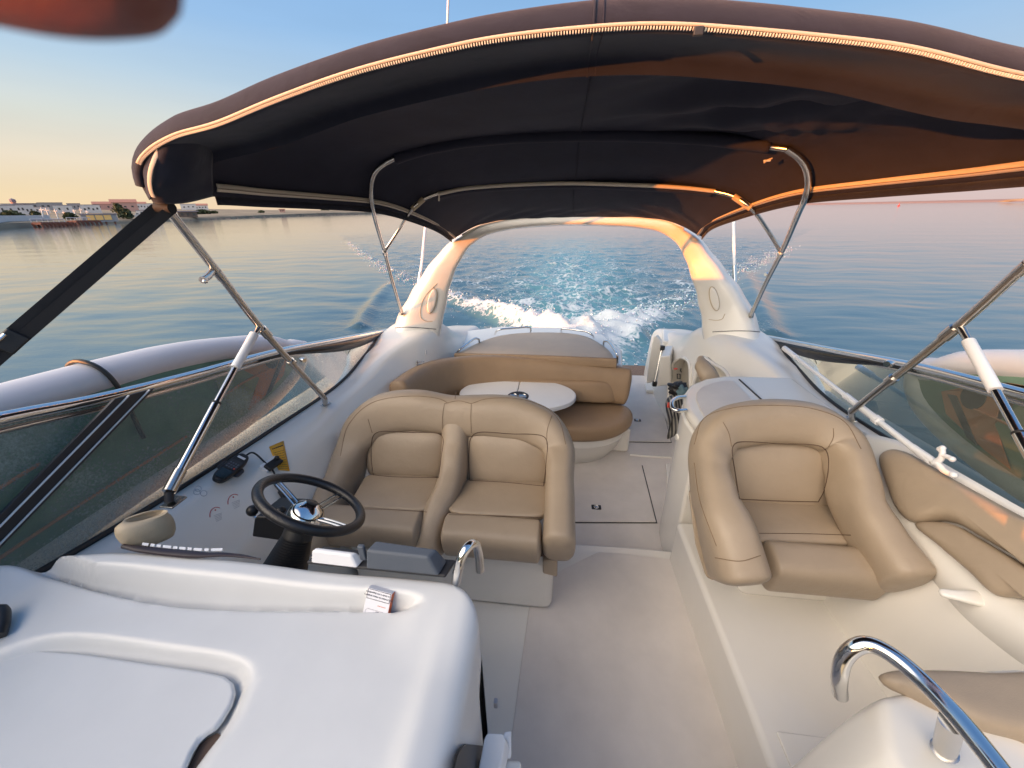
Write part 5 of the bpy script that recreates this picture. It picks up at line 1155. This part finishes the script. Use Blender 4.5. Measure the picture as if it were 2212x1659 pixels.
# ================================================================ FAR SHORE
def S(u, v, d):
    r = ray(u, v); h = math.hypot(r.x, r.y); return CAM+r*(d/h)
M['land'] = mat('dry_shore', (.30,.22,.14), .9, var=.25, vscale=.05); M['hill'] = mat('hazy_hill', (.30,.27,.28), 1, var=.15, vscale=.01)
M['wallw'] = mat('whitewashed_wall', (.66,.64,.63), .8, var=.06, vscale=.5); M['wallp'] = mat('pink_wall', (.55,.33,.28), .8); M['wallg'] = mat('grey_wall', (.36,.35,.36), .8); M['roofg'] = mat('dull_violet_roof', (.26,.22,.25), .8); M['roofr'] = mat('red_tile_roof', (.45,.20,.14), .8)
M['leaf'] = mat('dark_foliage', (.06,.075,.035), .9, var=.4, vscale=.8); M['trunk'] = mat('bark', (.12,.08,.05), .9); M['rust'] = mat('rusty_steel', (.30,.10,.06), .75, var=.3, vscale=1.5); M['pane'] = mat('dark_pane', (.05,.06,.07), .15); M['rock'] = mat('shore_rock', (.16,.12,.10), .95, var=.4, vscale=.4)
sh = [S(-260,500,190), S(0,491.5,230), S(80,488.5,260), S(170,486,300), S(260,483.5,330), S(380,479.5,370), S(470,475,420), S(600,470.5,560), S(720,466,700), S(840,463,860), S(960,459,1100)]
lm = MB(); rows = []
for k, (dd, z) in enumerate(((0,-1.0),(1,-.2),(4,1.0),(20,1.6),(70,2.6),(160,6),(300,13),(520,19),(900,21))):
    rr2 = []
    for p in sh:
        h = V3((p.x, p.y, 0)).normalized(); q = p+h*dd; t_ = min(1, p.length/700); rr2.append(V3((q.x, q.y, z*((1+3.4*max(0, t_-.58) if k > 1 else 1) if k < 5 else (1.0-.55*t_))+(1.0*noise.noise(V3((q.x*.02, q.y*.02, 0))) if k > 2 else .25*noise.noise(V3((q.x*.3, q.y*.3, 0)))))))
    rows.append(cr(rr2, 90))
lm.grid(rows); ld = lm.build('shore_land', M['land'], None); ld['kind'] = 'structure'; bvS = lm.bvh()
def ground(x, y):
    h = bvS.ray_cast(V3((x, y, 60)), V3((0, 0, -1))); return h[0].z if h[0] else 1.0
def base(u, d, v=440):
    p = S(u, v, d); p.z = ground(p.x, p.y); return p
def pxw(n, d): return n*d/F*.80
def house(u, d, wpx, tv, m, rm, lab, pitched=False, nwin=3, seed=0):
    b = base(u, d); top = S(u, tv, d).z; H = max(2.5, top-b.z+1); w = pxw(wpx, d); dp = w*.7; yaw = math.atan2(b.x, b.y)
    e = empty('house', b, lab, 'house', 'houses along the far shore'); R_ = Matrix.Rotation(-yaw, 3, 'Z')
    MB().box(b+V3((0,0,H/2-1)), (w, dp, H), R_).build('wall', m, e)
    if pitched:
        c = [b+R_ @ V3((sx*w*.54, sy*dp*.55, H-1)) for sx, sy in ((-1,-1),(1,-1),(1,1),(-1,1))]; r0, r1 = b+R_ @ V3((-w*.54, 0, H-1+w*.16)), b+R_ @ V3((w*.54, 0, H-1+w*.16))
        mb = MB(); mb.add(c+[r0, r1], [(0,1,5,4),(2,3,4,5),(0,4,3),(1,2,5),(3,2,1,0)]); mb.build('roof', rm, e, ang=10)
    else: MB().box(b+V3((0,0,H-1+.18)), (w*1.04, dp*1.04, .36), R_).build('roof', rm, e)
    rw = random.Random(seed)
    for k in range(nwin):
        px_ = (-.5+(k+.5)/nwin)*w*.86; MB().box(b+R_ @ V3((px_, -dp/2-.02, max(.8, H*.5-.6+rw.uniform(-.3,.6)))), (w*.10, .12, min(1.5, H*.26)), R_).build('window', M['pane'], e)
HS = [ # u, dist, width px, top v, wall, roof, label, pitched
 (8,400,20,444,'wallw','roofg','white flat house at the left edge of the photo'),
 (26,520,24,441,'wallw','roofg','broad white house right of the one at the left edge',),
 (48,430,20,443,'wallw','roofg','white house just left of the tall slim tower base'),
 (62,600,26,440,'wallg','roofg','grey house with violet roof behind the white ones on the left'),
 (84,480,18,448,'wallw','roofg','low white house above the left end of the rusty pier'),
 (108,560,28,438.5,'wallg','roofg','long grey block with a violet roof on the skyline above the pier'),
 (132,470,22,444,'wallw','roofg','white house behind the masts above the pier'),
 (158,620,16,440,'wallg','roofg','small grey house on the skyline right of the masts'),
 (192,500,24,443,'wallw','roofg','white house above the hut with the orange window'),
 (222,640,26,441,'wallp','roofr','dull pink house left of the dark round tree'),
 (268,600,34,437.5,'wallp','roofr','bright pink block on the skyline right of the dark tree'),
 (300,690,20,440,'wallw','roofr','small white house with red roof left of the canopy corner'),
 (322,720,18,440,'wallw','roofg','pale house close to the canopy corner'),
 (405,760,24,441,'wallw','roofg','pale house right of the canopy corner'),
 (432,800,22,444,'wallw','roofr','white house with red roof farther along the shore'),
 (306,430,24,455,'wallw','roofg','low white shed behind the shore jetty')]
for k, h in enumerate(HS): house(h[0], h[1], h[2], h[3], M[h[4]], M[h[5]], h[6], h[5] == 'roofr', 2+k % 3, k)
e = empty('tower', base(30,560), 'tall slim pink tower leaning on the skyline at the far left', 'tower'); b = base(30,560); t_ = S(29,431,560)
MB().tube([b, V3((b.x,b.y,t_.z-2))], [2.2,1.6], 8).build('shaft', M['wallp'], e); MB().lathe([(2.0,0),(2.0,2.0),(.1,3.0)], V3((b.x,b.y,t_.z-2)), n=8).build('cap', M['roofg'], e)
def tree(u, d, wpx, tv, lab, seed, bush=False):
    b = base(u, d); w = pxw(wpx, d)/2; top = S(u, tv, d).z; H = max(1.5, top-b.z); rw = random.Random(seed)
    e = empty('bush' if bush else 'tree', b, lab, 'bush' if bush else 'tree', 'trees and bushes on the far shore'); m_ = MB()
    for _ in range(420):
        a, q, zz = rw.random()*6.283, rw.random()**.5, rw.random(); rad = w*(1-.55*abs(zz-.35)**1.3*2)*(.75+.25*math.sin(a*3+seed)); c = b+V3((math.cos(a)*q*rad, math.sin(a)*q*rad, H*((.1 if bush else .28)+zz*(.9 if bush else .72)))); s = w*.16*rw.uniform(.5, 1.2)
        n_ = V3((rw.gauss(0,1), rw.gauss(0,1), rw.gauss(0,1))).normalized(); t1 = n_.orthogonal().normalized()*s; t2 = n_.cross(t1); m_.add([c+t1, c+t2, c-t1, c-t2], [(0,1,2,3)])
    m_.build('crown', M['leaf'], e, ang=180)
    MB().tube([b-V3((0,0,.5)), b+V3((0,0,H*.5))], [w*.09, w*.05], 6).build('trunk', M['trunk'], e)
tree(251,380,22,440,'dark round tree standing between the two pink houses',1)
tree(263,345,30,452,'broad dark bush right of the hut with the orange window',2,True)
tree(14,300,34,456.5,'long dark bush on the left edge above the white wall',3,True)
tree(64,310,18,456,'small dark bush above the right part of the white wall',4,True)
tree(137,330,24,460,'dark bush behind the middle of the pier',5,True)
tree(430,520,34,454,'wide dark bush on the shore right of the canopy pole',6,True)
tree(455,560,20,456,'smaller dark bush beside the wide one right of the canopy pole',7,True)
tree(560,620,16,455,'single low bush on the bare spit below the canopy edge',8,True)
tree(700,760,20,455.5,'bush near the right end of the bare spit',9,True)
# white sea wall
q = [base(u, 262+u*.5, 470) for u in (-200, 0, 50, 96)]
mb = MB(); 
for a_, b_ in zip(q, q[1:]): mb.hexa([a_+V3((0,0,-1)), b_+V3((0,0,-1)), b_+V3((0,2,-1)), a_+V3((0,2,-1))], [a_+V3((0,0,2.1)), b_+V3((0,0,2.1)), b_+V3((0,2,2.1)), a_+V3((0,2,2.1))])
tag(mb.build('sea_wall', M['wallw'], None), 'long low white wall along the shore at the left edge', 'wall')
# rusty pier
def pier(u0, u1, d, vtop, lab, m, nleg, name='pier', rail=True):
    a, b = S(u0, vtop, d), S(u1, vtop-.6, d*1.02); e = empty(name, a, lab, 'pier'); up = V3((0,0,1)); n_ = (b-a).cross(up).normalized(); w = 5
    MB().hexa([a-up*.9, b-up*.9, b-up*.9+n_*w, a-up*.9+n_*w], [a, b, b+n_*w, a+n_*w]).build('deck', m, e)
    for k in range(nleg):
        t = k/(nleg-1); p = a.lerp(b, t)
        for o in (0, w): MB().tube([p+n_*o-up*.3, V3((p.x, p.y, -1.2))+n_*o+(b-a).normalized()*.6], .42, 6).build('pile', m, e)
    if rail:
        MB().tube([a+up*1.2, b+up*1.2], .16, 6).build('rail', M['wallw'], e)
        for k in range(7): p = a.lerp(b, k/6); MB().tube([p, p+up*1.2], .12, 5).build('rail_post', M['wallw'], e)
    return a, b
pier(68,140,250,480.5,'rusty red pier on piles with a pale rail, nearest the boat', M['rust'], 9)
pier(145,196,290,476.5,'second rusty pier section between the red pier and the hut', M['rust'], 6)
pier(236,345,345,478,'low dark jetty right of the hut, ending behind the black straps', M['rock'], 8, rail=False)
a = S(220,481,300); hu = empty('pier_hut', a, 'grey hut on piles with a window coloured orange as sun reflection', 'hut'); yaw = math.atan2(a.x, a.y); R_ = Matrix.Rotation(-yaw, 3, 'Z'); zt_ = S(218,459.5,300).z
def hb_(c, s, nm, m, par=hu): return MB().box(a+R_ @ V3(c), s, R_).build(nm, m, par)
H_ = zt_-a.z; hb_((0,0,H_*.45), (13,6,H_*.72), 'wall', M['wallg']); hb_((0,0,H_*.85), (13.6,6.6,.5), 'roof', M['roofg'])
wm = mat('painted_sun_glare_pane', (1,.62,.22), .25);  # orange reflection of the sun put into the pane colour
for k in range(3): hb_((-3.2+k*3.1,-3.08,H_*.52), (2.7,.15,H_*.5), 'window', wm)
for k in range(4): hb_((-5+k*3.3,-2,-.9), (.7,.7,3.2), 'pile', M['rust'])
def shed(u, d, wpx, tv, lab, m, rm):
    b = base(u, d); b.z = max(b.z, .5); w = pxw(wpx, d); H = S(u, tv, d).z-b.z; e = empty('shed', b, lab, 'shed'); R_ = Matrix.Rotation(-math.atan2(b.x, b.y), 3, 'Z')
    MB().box(b+V3((0,0,H*.4)), (w*.9, 5, H*.8), R_).build('wall', m, e); MB().box(b+V3((0,0,H*.88)), (w*1.1, 6, H*.16), R_).build('roof', rm, e)
    for k in (-1, 0, 1): MB().box(b+R_ @ V3((k*w*.27,-2.55,H*.45)), (w*.12,.15,H*.4), R_).build('opening', M['pane'], e)
shed(398,395,33,455,'open dark roofed shed right of the canopy pole', M['rock'], M['roofg'])
shed(606,640,12,451,'small orange lit hut on the bare spit', M['wallp'], M['roofr'])
for u, d, w_ in ((300,380,14),(316,400,10),(276,360,9)):
    p = S(u, 466, d); p.z = 1.9; e = empty('moored_boat', p, {300:'white cabin boat hauled up behind the jetty, the largest',316:'white cabin boat close to the black straps',276:'small white boat next to the broad dark bush'}[u], 'boat', 'white boats hauled up on the shore'); R_ = Matrix.Rotation(-math.atan2(p.x, p.y), 3, 'Z'); w = pxw(w_, d)
    MB().hexa([p+R_ @ V3(q) for q in ((-w*.4,-1,0),(w*.4,-1,0),(w*.4,1,0),(-w*.4,1,0))], [p+R_ @ V3(q) for q in ((-w*.5,-1.4,1.5),(w*.55,-.3,1.7),(w*.55,.3,1.7),(-w*.5,1.4,1.5))]).build('hull', M['wallw'], e)
    MB().hexa([p+R_ @ V3(q) for q in ((-w*.3,-.9,1.5),(w*.15,-.9,1.5),(w*.15,.9,1.5),(-w*.3,.9,1.5))], [p+R_ @ V3(q) for q in ((-w*.28,-.8,2.8),(w*.05,-.8,2.8),(w*.05,.8,2.8),(-w*.28,.8,2.8))]).build('cabin', M['wallw'], e)
    MB().box(p+R_ @ V3((-w*.1,-.88,2.2)), (w*.25,.1,.6), R_).build('window', M['pane'], e)
for k, (u0, v0, u1, v1) in enumerate(((94,474,89,448),(109,475,99,449),(127,475,118,451),(143,474,137,455),(165,471,159,452),(178,471,173,449),(190,470,187,455))):
    a = S(u0, v0, 300+k*12); b = S(u1, v1, 300+k*12); e = empty('mast', a, ('pale mast standing on the pier, the first from the left','pale mast on the pier, the second from the left','pale mast on the pier, the third from the left','short pale mast above the right end of the red pier','pale mast above the second pier section','tall pale mast left of the hut','short mast closest to the hut')[k], 'mast', 'leaning pale masts behind the pier')
    MB().tube([a-V3((0,0,1)), b], .30, 6).build('pole', M['wallw'], e); MB().tube([b.lerp(a,.2)-V3((1.2,0,0)), b.lerp(a,.2)+V3((1.2,0,0))], .16, 5).build('crosstree', M['wallw'], e)
# rocks along the spit
rk = MB(); rw = random.Random(5)
for k in range(260):
    t = rw.random(); c = cr(sh[5:], 200)[int(t*199)] if k == 0 else None
    if k == 0: spt = cr(sh[5:], 200)
    c = spt[int(t*199)]; s = 1.3* rw.uniform(.5, 1.6)*c.length/500
    rk.ball(c+V3((rw.uniform(-2,2), rw.uniform(-2,2), .3)), (s*1.3, s, s*.7), 6)
tag(rk.build('shore_rocks', M['rock'], None, ang=60), 'band of brown boulders along the foot of the bare spit', 'rocks', kind='stuff')
# right: sand bank and buoy
sb_ = MB(); rows = []
pr_ = [S(u, v, d) for u, v, d in ((1640,440.5,1500),(1760,437.5,1300),(1950,434,1150),(2212,429.5,1000),(2600,421,900))]
for dd, z in ((0,-1),(6,.4),(60,2.6),(120,3.0),(200,2.0)):
    rows.append(cr([V3((p.x, p.y, z+(.5*noise.noise(V3((p.x*.01,p.y*.01,dd))) if z > .5 else 0)))+V3((p.x, p.y, 0)).normalized()*dd for p in pr_], 60))
sbm = sb_.grid(rows).build('sand_bank', mat('reddish_sand', (.34,.20,.16), .9), None); sbm['kind'] = 'structure'
t0 = S(2178,433.8,620); t1 = S(2260,432,600); sb2 = MB().grid([[t0, t1], [t0+V3((2,4,.9)), t1+V3((0,8,2.2))], [t0+V3((0,10,-1)), t1+V3((0,30,-1))]]).build('sand_spit', M['land'], None); sb2['kind'] = 'structure'
bp2 = S(1945,434.5,420); bp2.z = WZ; by = empty('buoy', bp2, 'tiny red buoy floating in front of the sand bank on the right', 'buoy')
MB().lathe([(0,-.3),(.7,-.2),(.8,.3),(.3,.7),(.12,1.6),(0,1.7)], bp2, n=14).build('float', M['redink'], by); MB().ball(bp2+V3((0,0,1.8)), .22, 10).build('topmark', M['redink'], by)
# ================================================================ THE PHOTOGRAPHER'S HAND AT THE LENS
D_ = .046
def HP(u, v, d=D_): r = ray(u, v).normalized(); return CAM+ray(u, v)*d
bm = bmesh.new(); sk_ = bm.verts.layers.skin.verify()
def hv(p, r):
    v = bm.verts.new(p); v[sk_].radius = (r, r); return v
def chain(vs):
    for a, b in zip(vs, vs[1:]): bm.edges.new((a, b))
tipx = [HP(352,-76), HP(318,-84), HP(240,-92), HP(60,-98,.048), HP(-160,-140,.052), HP(-520,-230,.060), HP(-950,-330,.072)]
wr0 = tipx[-1]+V3((-.055,.0,-.03)); pm = tipx[-1]+V3((-.025,-.004,-.022))
wrist = hv(wr0+V3((-.035,-.02,-.05)), .027); palm = hv(pm+V3((-.02,-.006,-.03)), .028); arm = hv(wr0+V3((-.10,-.10,-.22)), .036)
chain([arm, wrist, palm])
kn = hv(tipx[-1], .011); idx = [kn]+[hv(p, r) for p, r in zip(tipx[::-1][1:], (.0098,.0094,.0088,.0084,.0058,.0028))]
chain([palm]+idx)
for k in (1, 2, 3):
    o = V3((-.004*k, -.004*k, -.020*k)); a = hv(tipx[-1]+o+V3((-.004,0,0)), .0105); b = hv(tipx[-1]+o+V3((.022,-.012,-.004)), .0092); c = hv(tipx[-1]+o+V3((.024,-.034,-.006)), .0086); d = hv(tipx[-1]+o+V3((.008,-.043,-.006)), .0075); chain([palm, a, b, c, d])
a = hv(pm+V3((-.01,-.036,-.02)), .012); b = hv(pm+V3((.012,-.055,-.006)), .0105); c = hv(pm+V3((.034,-.062,.006)), .009); chain([palm, a, b, c])
mh = bpy.data.meshes.new('hand'); bm.to_mesh(mh); bm.free(); ho = bpy.data.objects.new('hand', mh); COL.objects.link(ho)
for v in mh.skin_vertices[0].data: v.use_root = False
mh.skin_vertices[0].data[1].use_root = True
mod = ho.modifiers.new('skin', 'SKIN'); mod.use_smooth_shade = True; ms = ho.modifiers.new('s', 'SUBSURF'); ms.levels = 2; ms.render_levels = 2
dg = bpy.context.evaluated_depsgraph_get(); me2 = bpy.data.meshes.new_from_object(ho.evaluated_get(dg)); bpy.data.objects.remove(ho)
for p in me2.polygons: p.use_smooth = True
me2.materials.clear(); me2.materials.append(M['skin']); ho = bpy.data.objects.new('hand', me2); COL.objects.link(ho); tag(ho, 'blurred reddish fingertip reaching in over the top left corner, close to the lens', 'hand')
nl = MB(); t = (tipx[0]-tipx[1]).normalized(); up_ = V3((0,-.3,1)); up_ = (up_-t*up_.dot(t)).normalized(); sd_ = t.cross(up_)
nl.grid([[tipx[1]+t*(.002-a*.011)+up_*(.0078-.002*abs(b)**2)+sd_*(b*.0052) for b in (-1,-.5,0,.5,1)] for a in (0,.3,.6,1)]).build('fingernail', mat('nail',(.6,.36,.32),.3), ho, solid=.0006)
# ================================================================ CAMERA, LIGHT, SKY
cam = bpy.data.cameras.new('camera'); co = bpy.data.objects.new('camera', cam); COL.objects.link(co)
co.matrix_world = Matrix(((RT.x, UP.x, -FW.x, CAM.x), (RT.y, UP.y, -FW.y, CAM.y), (RT.z, UP.z, -FW.z, CAM.z), (0, 0, 0, 1)))
cam.sensor_width = 36; cam.lens = 36*F/2212; cam.clip_start = .005; cam.clip_end = 20000
cam.dof.use_dof = True; cam.dof.focus_distance = 2.6; cam.dof.aperture_fstop = 7
SC.camera = co
GLEL = math.radians(28); SUN_AZ = math.radians(SUNAZ); SUN_EL = math.radians(SUNEL)     # compass angle of the sun from +Y (aft) towards +X
sd = V3((math.sin(SUN_AZ)*math.cos(SUN_EL), math.cos(SUN_AZ)*math.cos(SUN_EL), math.sin(SUN_EL)))
sl = bpy.data.lights.new('sun', 'SUN'); so = bpy.data.objects.new('sun', sl); COL.objects.link(so)
sl.energy = SUNSTR; sl.angle = math.radians(.5); sl.color = (1, .285, .034)
so.rotation_euler = sd.to_track_quat('Z', 'Y').to_euler()
w = bpy.data.worlds.new('World'); SC.world = w; w.use_nodes = True; nt = w.node_tree; N = nt.nodes; L = nt.links
sk = N.new('ShaderNodeTexSky'); sk.sky_type = 'NISHITA'; sk.sun_disc = False; sk.sun_elevation = SUN_EL; sk.sun_rotation = SUN_AZ
sk.altitude = 0; sk.air_density = 1.0; sk.dust_density = DUST; sk.ozone_density = 2.5
tc = N.new('ShaderNodeTexCoord'); sp_ = N.new('ShaderNodeSeparateXYZ'); L.new(tc.outputs['Generated'], sp_.inputs[0])
def ramp(st):
    r = N.new('ShaderNodeValToRGB'); e = r.color_ramp.elements
    while len(e) > 1: e.remove(e[-1])
    e[0].position = st[0][0]; e[0].color = (*st[0][1], 1)
    for p, c in st[1:]: q = e.new(p); q.color = (*c, 1)
    return r
K = 1/(SKYSTR*2**EXPO)
def C8(r, g, b): return tuple((((x/255)+.055)/1.055)**2.4 for x in (r, g, b))
rw_ = ramp([(0,C8(253,223,180)),(.04,C8(250,227,188)),(.09,C8(244,230,207)),(.15,C8(224,228,220)),(.22,C8(192,216,234)),(.30,C8(160,198,238)),(.45,C8(134,180,232)),(1,C8(96,142,204))])
rc_ = ramp([(0,C8(224,200,196)),(.05,C8(222,206,206)),(.12,C8(208,212,222)),(.2,C8(178,206,234)),(.30,C8(150,193,236)),(.45,C8(130,176,230)),(1,C8(96,142,204))])
L.new(sp_.outputs['Z'], rw_.inputs['Fac']); L.new(sp_.outputs['Z'], rc_.inputs['Fac'])
dt = N.new('ShaderNodeVectorMath'); dt.operation = 'DOT_PRODUCT'; L.new(tc.outputs['Generated'], dt.inputs[0]); dt.inputs[1].default_value = (math.sin(SUN_AZ), math.cos(SUN_AZ), 0)
mr = N.new('ShaderNodeMapRange'); mr.interpolation_type = 'SMOOTHSTEP'; mr.inputs['From Min'].default_value = -.85; mr.inputs['From Max'].default_value = .25; L.new(dt.outputs['Value'], mr.inputs['Value'])
mx = N.new('ShaderNodeMixRGB'); L.new(mr.outputs['Result'], mx.inputs[0]); L.new(rc_.outputs[0], mx.inputs[1]); L.new(rw_.outputs[0], mx.inputs[2])
mk = N.new('ShaderNodeVectorMath'); mk.operation = 'SCALE'; mk.inputs['Scale'].default_value = K; L.new(mx.outputs[0], mk.inputs[0])
cn = N.new('ShaderNodeTexNoise'); cn.inputs['Scale'].default_value = 2.2; cn.inputs['Detail'].default_value = 5; cmap = N.new('ShaderNodeMapping'); cmap.inputs['Scale'].default_value = (1, 1, 7); L.new(tc.outputs['Generated'], cmap.inputs[0]); L.new(cmap.outputs[0], cn.inputs['Vector'])
cr2 = N.new('ShaderNodeMapRange'); cr2.inputs['From Min'].default_value = .3; cr2.inputs['From Max'].default_value = .7; cr2.inputs['To Min'].default_value = .965; cr2.inputs['To Max'].default_value = 1.035; L.new(cn.outputs['Fac'], cr2.inputs['Value']); mk2 = N.new('ShaderNodeVectorMath'); mk2.operation = 'SCALE'; L.new(mk.outputs[0], mk2.inputs[0]); L.new(cr2.outputs['Result'], mk2.inputs['Scale']); mk = mk2
ms_ = N.new('ShaderNodeMixRGB'); ms_.inputs[0].default_value = .05; L.new(mk.outputs[0], ms_.inputs[1]); L.new(sk.outputs['Color'], ms_.inputs[2])
gl_ = N.new('ShaderNodeVectorMath'); gl_.operation = 'DOT_PRODUCT'; L.new(tc.outputs['Generated'], gl_.inputs[0]); gl_.inputs[1].default_value = (math.sin(SUN_AZ)*math.cos(GLEL), math.cos(SUN_AZ)*math.cos(GLEL), math.sin(GLEL))  # added warm glow in the unseen sky, brightens the cockpit
g2 = N.new('ShaderNodeMapRange'); g2.interpolation_type = 'SMOOTHSTEP'; g2.inputs['From Min'].default_value = .60; g2.inputs['From Max'].default_value = 1; L.new(gl_.outputs['Value'], g2.inputs['Value'])
gv = N.new('ShaderNodeVectorMath'); gv.operation = 'SCALE'; gv.inputs[0].default_value = (1.0, .83, .63); L.new(g2.outputs['Result'], gv.inputs['Scale'])
gs = N.new('ShaderNodeVectorMath'); gs.operation = 'SCALE'; gs.inputs['Scale'].default_value = K*FILL_GLOW; L.new(gv.outputs[0], gs.inputs[0])
ga = N.new('ShaderNodeVectorMath'); ga.operation = 'ADD'; L.new(gs.outputs[0], ga.inputs[0]); L.new(ms_.outputs[0], ga.inputs[1])
bg = N['Background']; bg.inputs['Strength'].default_value = SKYSTR
L.new(ga.outputs[0], bg.inputs['Color'])
SC.view_settings.view_transform = 'Standard'; SC.view_settings.look = 'None'; SC.view_settings.exposure = EXPO; SC.view_settings.gamma = 1
SC.cycles.max_bounces = 8; SC.cycles.diffuse_bounces = 4; SC.cycles.transparent_max_bounces = 12; SC.cycles.caustics_reflective = False; SC.cycles.caustics_refractive = False
SC.cycles.use_denoising = True
SC.cycles.sample_clamp_indirect = 4
